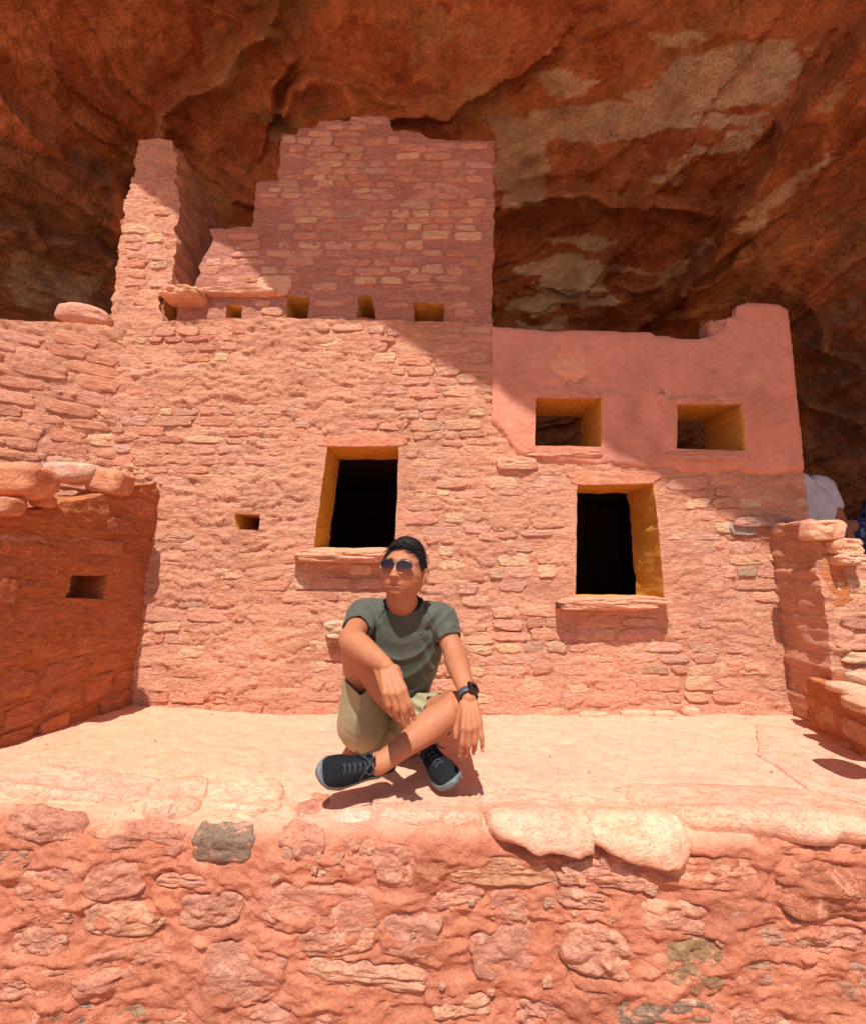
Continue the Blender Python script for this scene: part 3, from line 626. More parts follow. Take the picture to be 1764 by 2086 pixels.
# niche back and the solid body of the wall behind the face
def boxm(name, c0, c1, mat, parent, col, jit=0.0):
    xs = [(x, y, z) for x in (c0[0], c1[0]) for y in (c0[1], c1[1]) for z in (c0[2], c1[2])]
    return mesh_obj(name, xs, [(0, 1, 3, 2), (4, 6, 7, 5), (0, 4, 5, 1), (2, 3, 7, 6), (0, 2, 6, 4), (1, 5, 7, 3)], mat, parent, False, np.tile(col, (8, 1)))
def prism(name, quad, z0, z1, mat, parent, col):
    v = [(x, y, z0) for x, y in quad] + [(x, y, z1) for x, y in quad]; n_ = len(quad)
    f = [tuple(range(n_))[::-1], tuple(range(n_, 2 * n_))] + [(i, (i + 1) % n_, n_ + (i + 1) % n_, n_ + i) for i in range(n_)]
    return mesh_obj(name, v, f, mat, parent, False, np.tile(col, (len(v), 1)))
b0 = A0 - wn * .20; b1 = A1 - wn * .20
prism('wall_core', [(b0[0], b0[1]), (b1[0], b1[1]), (b1[0] - .06, b1[1]), (b0[0] - .06, b0[1])], -.1, .93, M['mortar'], wl, tuple(C_MORTAR))
o_ = FL(np.array([q[0][0], q[1][0]]), np.array([q[0][1], q[1][1]]), np.array([0., 0.]))
# a shaped plate that closes the back of the niche
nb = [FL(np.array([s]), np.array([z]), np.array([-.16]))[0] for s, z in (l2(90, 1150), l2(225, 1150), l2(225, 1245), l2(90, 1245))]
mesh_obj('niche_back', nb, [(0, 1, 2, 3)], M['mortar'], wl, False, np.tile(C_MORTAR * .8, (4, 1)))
# rubble capping along the top: mortar cap
def cap_mesh(name, path, width, zfun, seed, parent, col, mat=None):
    n_ = 60; m_ = 14; t = np.linspace(0, 1, n_); u = np.linspace(-1, 1, m_); T, U = np.meshgrid(t, u, indexing='ij')
    a, b, nrm = path; base = a + (b - a) * T[..., None] + nrm * (U[..., None] * width / 2 - width / 2)
    z = zfun(T) - .10 * np.abs(U) ** 5 + .02 * fbm(T * 14, U * 2, 0, 4, seed) + .02 * fbm(T * 4, U, 0, 2, seed + 1)
    base[..., 2] = z
    return mesh_obj(name, base.reshape(-1, 3), grid_faces(n_, m_), mat or M['mortar'], parent, True, np.tile(col, (n_ * m_, 1)))
ztop = lambda T: np.interp(T * WLn, [0, .15, .35, .55, 1.2], [lw_out[1][1], lw_out[2][1], lw_out[4][1] + .0, lw_out[6][1], lw_out[7][1]]) - .01
cap_mesh('mortar_cap', (A0 + wn * .05, A1 + wn * .05, wn), .26, ztop, 130, wl, (.70, .36, .26))
def onwing(name, px0, py0, px1, py1, dep, seed, col, off=-.02, rot=0):
    c = PP((px0 + px1) / 2, (py0 + py1) / 2, A0 + wn * (.05 + off), wn); return boulder(name, px0, py0, px1, py1, c[1], dep, seed, col, None, rot, 4.0)
tag(onwing('loose_stone', -30, 948, 92, 1016, .17, 41, (.60, .24, .13)), 'large rounded brown block on the low left wall, cut off by the picture edge', 'stone', 'loose stones on the low left wall')
tag(onwing('loose_stone', 192, 958, 260, 1008, .13, 42, (.58, .24, .13), -.02, -.14), 'squared brown block lying tilted near the inner end of the low left wall', 'stone', 'loose stones on the low left wall')
tag(onwing('loose_stone', -40, 1014, 38, 1052, .10, 43, (.58, .24, .13), .01), 'flat brown stone wedged under the large rounded block at the left edge', 'stone', 'loose stones on the low left wall')
tag(onwing('loose_stone', 72, 1010, 104, 1034, .07, 44, (.60, .25, .14), .0), 'small brown stone wedged under the right end of the large rounded block', 'stone', 'loose stones on the low left wall')
tag(onwing('loose_stone', 108, 946, 205, 985, .16, 45, (.70, .42, .30), -.16), 'pale flat-sided block lying sunlit at the back of the low left wall', 'stone', 'loose stones on the low left wall')

# ------------------------------------------------------------------ right wing wall
wr = empty('right_wing_wall', 'broken stone wall end at the right edge, sunlit front with a shaded inner side', 'wall', (1.9, 1.9, 0))
YR = 2.0
B0 = np.array([1.895, YW + .02, 0.]); B1 = np.array([1.84, YR, 0.]); 
def side_face(name, a, b, out, seed, lean, amp=.8, cf=None):
    d = b - a; d /= np.linalg.norm(d); nn = np.array([d[1], -d[0], 0]); nn = nn if nn[0] < 0 else -nn
    def Fx(s, z, h):
        s, z, h = np.broadcast_arrays(s, z, h); h = h - z * lean
        return a + s[..., None] * d + h[..., None] * nn + np.stack([0 * z, 0 * z, z], -1)
    make_panel(name, Fx, out, [], M['mortar'], .014, .1, lambda s, z: relief(s, z, amp, seed), cf or (lambda s, z: mort_col(s, z, 14) * (C_WING_SHADE / C_MORTAR)[None] * 1.08), wr, .006, 0, seed, .01)  # inner side takes the painted shade colour by default
    return Fx, d, nn
zt = P(1600, 1062, YR)[2]
Ld = np.linalg.norm(B1 - B0)
out1 = [(0, -.1), (0, P(1572, 1060, YW)[2]), (Ld * .6, zt + .01), (Ld, zt), (Ld, -.1)]
FR1, d1, n1 = side_face('mortar', B0, B1, out1, 151, .0)
lay_stones(FR1, (d1, n1, np.array([0, 0, 1.])), out1, [], wr, (.06, .10), (.08, .16), lambda s, z: .15, .12, (.008, .022), 23, 295, .01, tone=(.82, .70, .55))  # tone paints the side's shade into the stones
r2 = lambda x, y: w2(x, y, YR)
front_out = [r2(x, y) for x, y in [(1616, 1066), (1660, 1058), (1700, 1068), (1716, 1085), (1728, 1105), (1750, 1120), (1764, 1150), (1830, 1160), (1900, 1180), (2100, 1200), (2100, 1560), (1700, 1560), (1690, 1420), (1672, 1320), (1652, 1200), (1630, 1120)]]
xl_ = front_out[0][0]
FR2 = Fplane(YR)
front_out[-6:] = [(3.1, -.1), (1.825, -.1), (1.825, .3), (1.82, .5), (1.82, .7), (1.82, .8)]
front_out[0] = (1.82, zt)
make_panel('mortar', FR2, front_out, [], M['mortar'], .015, .42, lambda s, z: relief(s, z, 1.5, 160), lambda s, z: mort_col(s, z, 15) * 1.02, wr, .012, 0, 16, .02)
lay_stones(FR2, AX, front_out, [], wr, (.05, .10), (.14, .34), lambda s, z: .55, .05, (.015, .045), 29, 295, .008)
slab('capstone', 1650, 1058, 1728, 1100, .07, wr, 531, (.70, .38, .23), YR - .0, 0)
slab('capstone', 1700, 1096, 1762, 1130, .06, wr, 532, (.74, .46, .28), YR - .0, 0); slab('capstone', 1716, 1128, 1775, 1152, .08, wr, 533, (.70, .40, .26), YR - .0, 0)
# the lower part that steps towards the camera
C0 = np.array([1.76, YR + .05, 0.]); C1 = np.array([1.55, 1.05, 0.]); Lc = np.linalg.norm(C1 - C0); ZLOW = .235
out3 = [(0, -.1), (0, ZLOW), (Lc * .3, ZLOW + .01), (Lc, ZLOW + .03), (Lc, -.2)]
FR3, d3, n3 = side_face('mortar', C0, C1, out3, 171, .02, 1.0, lambda s, z: mort_col(s, z, 16) * (C_WING_SHADE / C_MORTAR)[None] * 1.08)  # low step's side: shade painted into the mortar
lay_stones(FR3, (d3, n3, np.array([0, 0, 1.])), out3, [], wr, (.09, .12), (.14, .24), lambda s, z: .35, .05, (.010, .02), 31, 295, .0, tone=(.84, .74, .6))  # its stones tinted darker for the same shade
cap_mesh('mortar_cap', (C0 + np.array([0, 0, 0]), C1, np.array([-1., 0, 0])), .8, lambda T: ZLOW + .0 + .02 * T, 180, wr, (.72, .40, .26))
for i, (x0, y0, x1, y1, Y) in enumerate([(1704, 1394, 1766, 1414, 1.76), (1738, 1408, 1806, 1440, 1.66), (1745, 1374, 1800, 1398, 1.76), (1740, 1424, 1830, 1452, 1.5)]):
    c = P((x0 + x1) / 2, (y0 + y1) / 2, Y)
    tag(boulder('loose_stone', x0, y0, x1, y1, Y, .15, 55 + i, [(.74, .45, .30), (.72, .42, .27), (.7, .42, .27), (.66, .36, .22)][i], None, .05, 3.4),
        ['thin pale slab on the low step of the right wall, nearest the sunlit face', 'flat tan stone overhanging the shaded side of the low right wall', 'small pale slab at the right edge above the other loose slabs', 'tan slab at the right edge, lowest and nearest the camera of the loose slabs'][i], 'stone', 'loose slabs on the low right wall')
# ------------------------------------------------------------------ terrace: the ledge the man sits on and its front wall
terr = empty('stone_terrace', 'wide pale stone ledge with a rough red masonry front, across the whole foreground', 'ledge', (0, 1.25, -.9))
EDGE = [(-2.6, 1.27), (-1.5, 1.29), (-.8, 1.31), (-.3, 1.295), (.3, 1.30), (.9, 1.28), (1.5, 1.265), (2.6, 1.25)]
ed = np.array(EDGE)
def yedge(x): return np.interp(x, ed[:, 0], ed[:, 1]) + .012 * fbm(np.asarray(x) * 4, 0 * np.asarray(x), 0, 3, 18)
RAD = .045; BAT = -.035                                  # the face leans slightly towards the viewer going down
def terr_profile(x, t):
    """t in metres along the section: 0 at the edge, + onto the top, - down the face. returns y, z, ny, nz"""
    ye = yedge(x); a = RAD * math.pi / 2
    top = t >= 0; y = np.where(top, ye + RAD + t, 0.); z = np.where(top, 0., 0.)
    ang = np.clip(-t / a, 0, 1) * math.pi / 2; arc = (t < 0)
    y = np.where(arc, ye + RAD - RAD * np.sin(ang), y); z = np.where(arc, -RAD + RAD * np.cos(ang), z)
    ny = np.where(arc, -np.sin(ang), 0.); nz = np.where(arc, np.cos(ang), 1.)
    down = t < -a; dd = np.where(down, -t - a, 0); y = y + BAT * dd; z = z - dd
    return y, z, ny, nz
ARC = RAD * math.pi / 2
def terr_F(x, t, h):
    x, t, h = np.broadcast_arrays(np.asarray(x, float), np.asarray(t, float), np.asarray(h, float)); y, z, ny, nz = terr_profile(x, t)
    lift = zled(x, y) * sstep(-.5, .1, t)
    return np.stack([x, y + ny * h, z + lift + nz * h], -1)
def px2t(px, py):
    """terrace surface coordinates (x, t) of the spot seen at a pixel"""
    q = PZ(px, py, 0.0)
    if q[1] > float(yedge(q[0])) + RAD: return q[0], q[1] - float(yedge(q[0])) - RAD
    q = P(px, py, 1.29)
    for _ in range(3):
        t = -ARC - max(0., -RAD - q[2]); y = float(terr_profile(np.array([q[0]]), np.array([t]))[0][0]); q = P(px, py, y)
    if q[2] > -RAD: return q[0], -ARC * min(1., max(0., -q[2] / RAD))
    return q[0], -ARC - (-RAD - q[2])
# colour, x0, y0, x1, y1, proud, power
FS_ = [  # (x0, y0, x1, y1, colour, proud, rot)
 (8, 1598, 300, 1664, 'cap', .020, .03), (308, 1594, 402, 1690, 'cap', .018, .25), (428, 1592, 578, 1662, 'cream', .020, 0), (604, 1606, 672, 1668, 'pink', .012, 0), (682, 1650, 752, 1690, 'white', .022, .1),
 (762, 1622, 990, 1700, 'cap', .016, -.03), (992, 1612, 1196, 1734, 'cap', .018, -.05), (1200, 1636, 1392, 1746, 'cream', .020, -.08), (1335, 1602, 1800, 1722, 'capb', .024, -.02),
 (386, 1690, 510, 1764, 'dark', .022, .04), (0, 1692, 168, 1744, 'rough', .024, .05), (180, 1700, 380, 1752, 'rough', .018, -.06), (172, 1766, 286, 1842, 'pink', .020, .05), (-40, 1764, 60, 1800, 'brown', .020, .2),
 (20, 1785, 155, 1850, 'pink', .018, .1), (562, 1688, 660, 1752, 'pink', .026, -.3), (702, 1712, 738, 1758, 'pink', .016, .2), (734, 1716, 764, 1744, 'buff', .012, .3), (762, 1722, 850, 1802, 'pink', .024, -.1),
 (312, 1790, 430, 1816, 'pink', .014, .05), (890, 1748, 1136, 1800, 'buffr', .020, -.06), (1136, 1756, 1338, 1812, 'brownp', .020, -.04), (1344, 1748, 1558, 1812, 'red', .022, -.02), (1574, 1750, 1830, 1872, 'rred', .034, -.02),
 (518, 1802, 772, 1902, 'pink', .022, -.02), (360, 1826, 490, 1894, 'pinkg', .020, .15), (174, 1850, 318, 1914, 'buffp', .022, 0), (20, 1862, 150, 1900, 'rough', .02, .1), (774, 1862, 900, 1950, 'pinkg', .018, 0), (880, 1812, 990, 1850, 'pink', .014, .1),
 (996, 1816, 1082, 1886, 'pink', .022, -.1), (1140, 1816, 1242, 1852, 'pinkg', .018, -.1), (1302, 1838, 1442, 1902, 'pinkg', .020, -.06), (1500, 1886, 1654, 1932, 'brown', .018, 0), (1140, 1882, 1282, 1984, 'pinkg', .034, -.2),
 (1350, 1908, 1478, 2024, 'darky', .024, -.15), (962, 1890, 1092, 1992, 'pinkg', .020, .1), (610, 1890, 768, 1948, 'pinkg', .018, .05), (402, 1926, 578, 2042, 'pinkg', .026, -.05), (164, 1932, 356, 2030, 'rough', .032, .12),
 (14, 1900, 122, 1958, 'pinkg', .020, .08), (-30, 1966, 150, 2040, 'rough', .026, .1), (610, 1964, 862, 2012, 'buffp', .024, -.1), (1490, 1950, 1640, 2010, 'brown', .020, -.04), (1630, 1962, 1830, 2066, 'brown', .026, .05),
 (1160, 1950, 1262, 2014, 'smooth', .014, 0), (880, 2034, 1002, 2080, 'buffp', .020, .03), (1048, 2040, 1172, 2100, 'rough', .024, -.1), (1250, 2034, 1452, 2110, 'dark', .022, 0), (98, 2052, 212, 2110, 'dark', .018, .05),
 (238, 2046, 412, 2120, 'darky', .018, .03), (450, 2050, 604, 2110, 'pinkg', .022, 0), (640, 2050, 740, 2110, 'pinkg', .018, 0), (1480, 2050, 1620, 2110, 'rough', .022, .05), (1640, 1890, 1760, 1940, 'rough', .022, .1), (640, 1760, 700, 1790, 'pinkg', .014, 0),
 (60, 2052, 96, 2100, 'pink', .014, 0), (720, 1960, 760, 1990, 'buffp', .02, 0), (1560, 1700, 1640, 1742, 'red', .018, .1), (1660, 1712, 1764, 1742, 'red', .018, 0)]
FCOL = dict(cap=(.76, .43, .30), capb=(.74, .41, .28), cream=(.79, .48, .33), pink=(.62, .27, .18), white=(.80, .55, .42), dark=(.27, .18, .13), rough=(.56, .24, .16), brown=(.46, .24, .16), buff=(.58, .33, .19), buffr=(.56, .27, .15),
            brownp=(.53, .25, .17), red=(.58, .22, .13), rred=(.46, .16, .09), pinkg=(.57, .26, .175), buffp=(.61, .30, .19), darky=(.36, .22, .12), smooth=(.72, .36, .27))
SF = []
for (x0, y0, x1, y1, cn, pr, rot) in FS_:
    xa, ta = px2t((x0 + x1) / 2, y0); xb, tb = px2t((x0 + x1) / 2, y1); cx, ct = px2t((x0 + x1) / 2, (y0 + y1) / 2); ct = (ta + tb) / 2
    yc = terr_profile(np.array([cx]), np.array([ct]))[0][0]; wd = (x1 - x0) / FPX * yc / 1.0 * 1.0
    dpt = math.hypot(*(np.array([0, 0, CAMZ]) - P((x0 + x1) / 2, (y0 + y1) / 2, yc))[[1, 2]] * 1.0)
    wd = P(x1, (y0 + y1) / 2, yc)[0] - P(x0, (y0 + y1) / 2, yc)[0]
    SF.append((cx, ct, wd, abs(ta - tb), cn, pr, rot))
def terr_h(x, t):
    x = np.asarray(x); t = np.asarray(t); face = sstep(.0, -.12, t)
    h = (.018 * fbm(x * 3, t * 5, 0, 4, 200) + .012 * fbm(x * 11, t * 19, 0, 5, 203, .6) + .010 * ridged(x * 16, t * 24, 0, 3, 206)) * (.22 + .78 * face)
    h += .003 * fbm(x * 30, t * 30, 0, 3, 209)
    w_ = t * 20 + 2.4 * fbm(x * 3, t * 5, 0, 4, 231); f_ = w_ - np.floor(w_); h += .010 * face * f_ * sstep(-.2, .5, vnoise(x * 6, np.floor(w_) * 1.3, 0, 232))
    for (cx, ct, wd, hh, cn, pr, rot) in SF:              # joints: the mortar dips unevenly round each stone
        c, s = math.cos(rot), math.sin(rot); dx, dt = x - cx, t - ct; u = (dx * c + dt * s) / (wd / 2); v = (-dx * s + dt * c) / (hh / 2)
        r = (np.abs(u) ** 3 + np.abs(v) ** 3) ** (1 / 3); m = np.exp(-((r - 1.04) / .09) ** 2)
        cp_ = 3.4 if cn in ('cap', 'capb', 'cream', 'white') else 1.0
        h -= .011 * cp_ * m * sstep(-.35, .35, fbm(x * 9 + cx * 7, t * 9, 0, 2, 212)) * (.35 + .65 * face) + .006 * sstep(1.0, .8, r)
    return h
def build_terrace():
    xs = np.linspace(-2.2, 2.2, 640); ts = np.concatenate([np.linspace(1.2, .1, 110, endpoint=False), np.linspace(.1, -.95, 200)])
    X, T = np.meshgrid(xs, ts, indexing='ij'); x, t = X.ravel(), T.ravel()
    V = terr_F(x, t, terr_h(x, t)); top = sstep(-.07, .03, t + .02 * fbm(x * 5, t * 5, 0, 3, 215))[:, None]
    n = fbm(x * 1.7, t * 2.2, 0, 4, 220)[:, None]; n2 = fbm(x * 7, t * 9, 0, 4, 222)[:, None]
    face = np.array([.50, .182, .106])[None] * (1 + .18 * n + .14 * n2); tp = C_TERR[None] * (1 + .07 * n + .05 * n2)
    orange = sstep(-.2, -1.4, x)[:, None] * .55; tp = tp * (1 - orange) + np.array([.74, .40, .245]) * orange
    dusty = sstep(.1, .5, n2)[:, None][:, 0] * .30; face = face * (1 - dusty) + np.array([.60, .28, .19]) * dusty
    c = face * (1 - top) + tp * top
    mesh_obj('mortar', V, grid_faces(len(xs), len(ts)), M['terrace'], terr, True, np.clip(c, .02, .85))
build_terrace()
for i, (cx, ct, wd, hh, cn, pr, rot) in enumerate(SF):
    me = stone_mesh('stone', 14, 52, 700 + i, 3.6 if cn != 'cap' else 4.5, .16 if cn in ('rough', 'rred') else (.03 if cn in ('cap', 'capb', 'cream', 'smooth') else .11), .18, .085, 'block')
    # wrap the unit stone over the terrace's section
    v = np.array([tuple(k.co) for k in me.vertices]); c, s = math.cos(rot), math.sin(rot)
    X = cx + v[:, 0] * wd * c - v[:, 2] * hh * s; T = ct + v[:, 0] * wd * s + v[:, 2] * hh * c
    k = np.where(v[:, 1] > 0, -.05, -v[:, 1] * pr * (1.0 + 1.9 * (cn in ('cap', 'capb', 'cream')) * sstep(.10, -.02, T)) - (.012 if cn in ('rough',) else .010) + .006 * fbm(X * 14, T * 22, 0, 4, 800 + i))
    k = np.where(v[:, 1] > 0, k, k - pr * .38 * (cn not in ('cap', 'capb', 'cream')))
    W = terr_F(X, T, k)
    me.vertices.foreach_set('co', W.ravel()); me.update()
    o = bpy.data.objects.new('stone', me); COL.objects.link(o); o.parent = terr; o.color = (*[q_ * (1 if cn in ('cap', 'capb', 'cream', 'white') else .85) for q_ in FCOL[cn]], 1)
    if cn == 'dark': o['label'] = 'dark grey-brown block under the cream capstone' if i == 9 else 'dark grey stone low in the front'
# pebbles and potsherds pressed into the joints
PEB = [(690, 1748, 12), (1120, 1838, 13), (1245, 1872, 10), (1185, 1795, 12), (640, 1772, 12), (715, 1768, 9), (1500, 1865, 24), (1325, 1810, 20), (1115, 1998, 16), (1640, 1952, 13), (1520, 2000, 9), (1170, 1860, 9), (1050, 1865, 9), (585, 1738, 20), (655, 1748, 14), (495, 2060, 14), (700, 2040, 10),
       (735, 1985, 8), (960, 1838, 10), (1045, 1758, 8), (1230, 1752, 12), (560, 1790, 10), (380, 1990, 9), (130, 1920, 9), (1465, 1920, 9), (1290, 2020, 12), (900, 2010, 9), (840, 1905, 8), (1000, 2020, 8), (540, 1910, 8), (330, 1880, 8), (1560, 1840, 9), (1490, 1840, 8)]
for i, (x, y, r) in enumerate(PEB):
    cx, ct = px2t(x, y); sz = r / FPX * 1.35 * 1.1; o3 = terr_F(np.array([cx]), np.array([ct]), np.array([.0]))[0]
    _, _, ny, nz = terr_profile(np.array([cx]), np.array([ct]))
    put_stone(VAR[i % len(VAR)], o3, (1, 0, 0), (0, float(ny[0]), float(nz[0])), (0, -float(nz[0]) * -1, -float(ny[0])), sz * random.uniform(.8, 1.5), sz * random.uniform(.7, 1), .006, terr, random.choice([(.62, .34, .22), (.56, .30, .20), (.66, .36, .24), (.50, .32, .22)]), random.uniform(-.6, .6), 'pebble')
# flat slabs set in the right side of the terrace top
def top_slab(pts, col, hgt, seed, name='slab'):
    q = np.array([PZ(x, y, .0)[:2] for x, y in pts]); l = densify(q, .02, .006, seed); n_ = len(l); cen = l.mean(0); vs = []; rows = [(1.0, -.06), (1.0, hgt * .6), (.985, hgt)] + [(f, hgt) for f in (.8, .55, .3, .1)]
    for f, z in rows:
        p_ = cen + (l - cen) * f; vs += [(a, b, z + float(c_)) for a, b, c_ in zip(p_[:, 0], p_[:, 1], zled(p_[:, 0], p_[:, 1]) + .002 * fbm(p_[:, 0] * 9, p_[:, 1] * 9, 0, 3, seed))]
    V = np.array(vs).reshape(len(rows), n_, 3).transpose(1, 0, 2).reshape(-1, 3)
    f = [tuple(t) for t in grid_faces(n_, len(rows), True)] + [tuple(i * len(rows) + len(rows) - 1 for i in range(n_))]
    o = mesh_obj(name, V, f, M['block'], terr, True); o.color = (*col, 1)
top_slab([(1540, 1478), (1700, 1490), (1900, 1560), (1980, 1650), (1764, 1640), (1640, 1606), (1545, 1540)], (.75, .42, .30), .008, 61)
# small loose stones along the foot of the wall
for i, (x0, y0, x1, y1) in enumerate([(1388, 1440, 1425, 1462), (1428, 1438, 1468, 1452), (1262, 1446, 1330, 1462), (1330, 1448, 1376, 1464), (1180, 1450, 1240, 1464), (636, 1425, 676, 1436)]):
    c = PZ((x0 + x1) / 2, y1 - 3, .0); tag(boulder('loose_stone', x0, y0, x1, y1, c[1] + .01, .05, 80 + i, (.72, .40, .27), None, 0, 3),
        ['rounded pale stone at the foot of the wall below the right doorway', 'thin pale stone just right of the rounded one at the wall foot', 'long low stone at the wall foot, left of the rounded pale stone', 'low flat stone touching the left side of the rounded pale stone', 'leftmost low stone at the wall foot beneath the right doorway', 'small flat stone at the wall foot left of the seated man'][i], 'stone', 'stones along the foot of the wall')

def grit():
    rr = np.random.default_rng(9); ico = [(0, 0, 1), (.9, 0, .1), (.2, .9, 0), (-.8, .5, .1), (-.7, -.6, 0), (.3, -.9, .1), (0, 0, -.8)]
    fc = [(0, 1, 2), (0, 2, 3), (0, 3, 4), (0, 4, 5), (0, 5, 1), (6, 2, 1), (6, 3, 2), (6, 4, 3), (6, 5, 4), (6, 1, 5)]; vs = []; fs = []; cs = []
    for i in range(520):
        x = rr.uniform(-1.9, 1.8); y = rr.uniform(1.3, 2.22) if rr.random() < .6 else 2.22 - abs(rr.normal(0, .04)); r = rr.uniform(.0012, .0032) * (2.2 if rr.random() < .10 else 1); z = float(zled(np.array([x]), np.array([y]))[0]) + .004; b = len(vs)
        k = rr.uniform(.6, 1.3, 3); c = rr.choice([(.66, .34, .22), (.5, .24, .16), (.74, .45, .33), (.38, .2, .14)])
        vs += [(x + p[0] * r * k[0], y + p[1] * r * k[1], z + p[2] * r * k[2] * .7) for p in ico]; fs += [tuple(b + j for j in f) for f in fc]; cs += [c] * 7
    o = mesh_obj('grit', vs, fs, M['terrace'], None, False, np.array(cs)); o['kind'] = 'stuff'; o['label'] = 'fine grit and pebbles scattered on the pale ledge'
grit()
# ------------------------------------------------------------------ people: shared tools
def nrm(v): v = np.array(v, float); return v / np.linalg.norm(v)
class Blob:
    """collects closed tubes and lumps; solid() fuses them into one continuous skin"""
    def __init__(s): s.v = []; s.f = []; s.n = 0
    def add(s, v, f): s.v.append(np.asarray(v, float)); s.f += [tuple(int(i) + s.n for i in q) for q in f]; s.n += len(v)
    def limb(s, pts, ref=(0, -1, 0), seg=24, sub=6, cap=True):
        """pts: (centre, ra, rb): ra across (ref x axis), rb along ref"""
        c = np.array([p[0] for p in pts], float); r = np.array([(p[1], p[2] if len(p) > 2 else p[1]) for p in pts], float)
        def cr(A, t):
            i = int(min(t, len(A) - 1 - 1e-9)); u = t - i; p0 = A[max(i - 1, 0)]; p1 = A[i]; p2 = A[min(i + 1, len(A) - 1)]; p3 = A[min(i + 2, len(A) - 1)]
            return .5 * ((2 * p1) + (-p0 + p2) * u + (2 * p0 - 5 * p1 + 4 * p2 - p3) * u * u + (-p0 + 3 * p1 - 3 * p2 + p3) * u ** 3)
        T = np.linspace(0, len(c) - 1, (len(c) - 1) * sub + 1); C = np.array([cr(c, t) for t in T]); Rr = np.maximum(np.array([cr(r, t) for t in T]), .001)
        tan = np.gradient(C, axis=0); tan /= np.linalg.norm(tan, axis=1)[:, None]
        if cap:                                          # rounded ends
            k = [(.95, .35), (.75, .68), (.35, .94)]
            r0, r1 = Rr[0].mean(), Rr[-1].mean()
            pre = [(C[0] - tan[0] * r0 * a, Rr[0] * math.sqrt(max(1 - a * a, .02)), tan[0]) for a, _ in k]
            post = [(C[-1] + tan[-1] * r1 * a, Rr[-1] * math.sqrt(max(1 - a * a, .02)), tan[-1]) for a, _ in reversed(k)]
            C = np.array([p[0] for p in pre] + list(C) + [p[0] for p in post]); Rr = np.array([p[1] for p in pre] + list(Rr) + [p[1] for p in post]); tan = np.array([p[2] for p in pre] + list(tan) + [p[2] for p in post])
        th = np.arange(seg) / seg * 2 * np.pi; vs = []; ref = np.array(ref, float)
        for p, (ra, rb), t in zip(C, Rr, tan):
            b = ref - t * ref.dot(t); b /= np.linalg.norm(b); a = np.cross(t, b)
            vs.append(p + np.outer(np.cos(th) * ra, a) + np.outer(np.sin(th) * rb, b))
        nn = len(C); V = np.array(vs).transpose(1, 0, 2).reshape(-1, 3); f = [tuple(q) for q in grid_faces(seg, nn, True)]
        f.append(tuple(i * nn for i in range(seg))[::-1]); f.append(tuple(i * nn + nn - 1 for i in range(seg)))
        s.add(V, f)
    def ball(s, c, r, axes=None, nu=20, nv=12):
        th = np.arange(nu) / nu * 2 * np.pi; ph = np.linspace(-np.pi / 2 + .05, np.pi / 2 - .05, nv); T, Q = np.meshgrid(th, ph, indexing='ij'); T, Q = T.ravel(), Q.ravel()
        v = np.stack([np.cos(Q) * np.cos(T), np.cos(Q) * np.sin(T), np.sin(Q)], 1) * np.array(r)
        if axes is not None: v = v @ np.array(axes)
        f = [tuple(q) for q in grid_faces(nu, nv, True)] + [tuple(i * nv for i in range(nu))[::-1], tuple(i * nv + nv - 1 for i in range(nu))]
        s.add(v + np.array(c), f)
    def solid(s, voxel=.004, smooth=3, factor=.5):
        me = bpy.data.meshes.new('tmp'); me.from_pydata([tuple(map(float, v)) for v in np.concatenate(s.v)], [], s.f); me.update()
        o = bpy.data.objects.new('tmp', me); COL.objects.link(o)
        m = o.modifiers.new('r', 'REMESH'); m.mode = 'VOXEL'; m.voxel_size = voxel
        if smooth: k = o.modifiers.new('s', 'SMOOTH'); k.iterations = smooth; k.factor = factor
        dg = bpy.context.evaluated_depsgraph_get(); dg.update(); e = o.evaluated_get(dg); m2 = e.to_mesh()
        V = np.zeros(len(m2.vertices) * 3); m2.vertices.foreach_get('co', V); V = V.reshape(-1, 3)
        N = np.zeros(len(m2.vertices) * 3); m2.vertices.foreach_get('normal', N); N = N.reshape(-1, 3)
        F = np.array([list(p.vertices) if len(p.vertices) == 4 else list(p.vertices) + [p.vertices[-1]] for p in m2.polygons]) if False else [tuple(p.vertices) for p in m2.polygons]
        e.to_mesh_clear(); bpy.data.objects.remove(o); bpy.data.meshes.remove(me)
        return V, N, F
def wire(name, pts, r, mat, parent=None, seg=7, closed=False, flat=1.0, ref=(0, 0, 1)):
    b = Blob(); pts = [np.array(p, float) for p in pts]
    if closed: pts = pts + [pts[0], pts[1]]
    b.limb([(p, r, r * flat) for p in pts], ref, seg, 4, cap=not closed)
    return mesh_obj(name, np.concatenate(b.v), b.f, mat, parent, True)
def simple(name, col, rough=.6, spec=.3, metal=0, bump=None, sss=0, sheen=0):
    m = NT(name); m.set(Roughness=rough, Metallic=metal); m.b.inputs['Specular IOR Level'].default_value = spec
    p = m.pos(); n = m.noise(p, 30, 4, .6); 
    mx = m.mix(n, tuple(v * .8 for v in col), tuple(min(1, v * 1.2) for v in col)); m.link(mx, 'Base Color')
    if bump: m.link(m.bump(m.noise(m.pos(bump[2] if len(bump) > 2 else (1, 1, 1)), bump[0], 3, .6), bump[1], .8), 'Normal')
    if sheen: m.b.inputs['Sheen Weight'].default_value = sheen
    return m.m
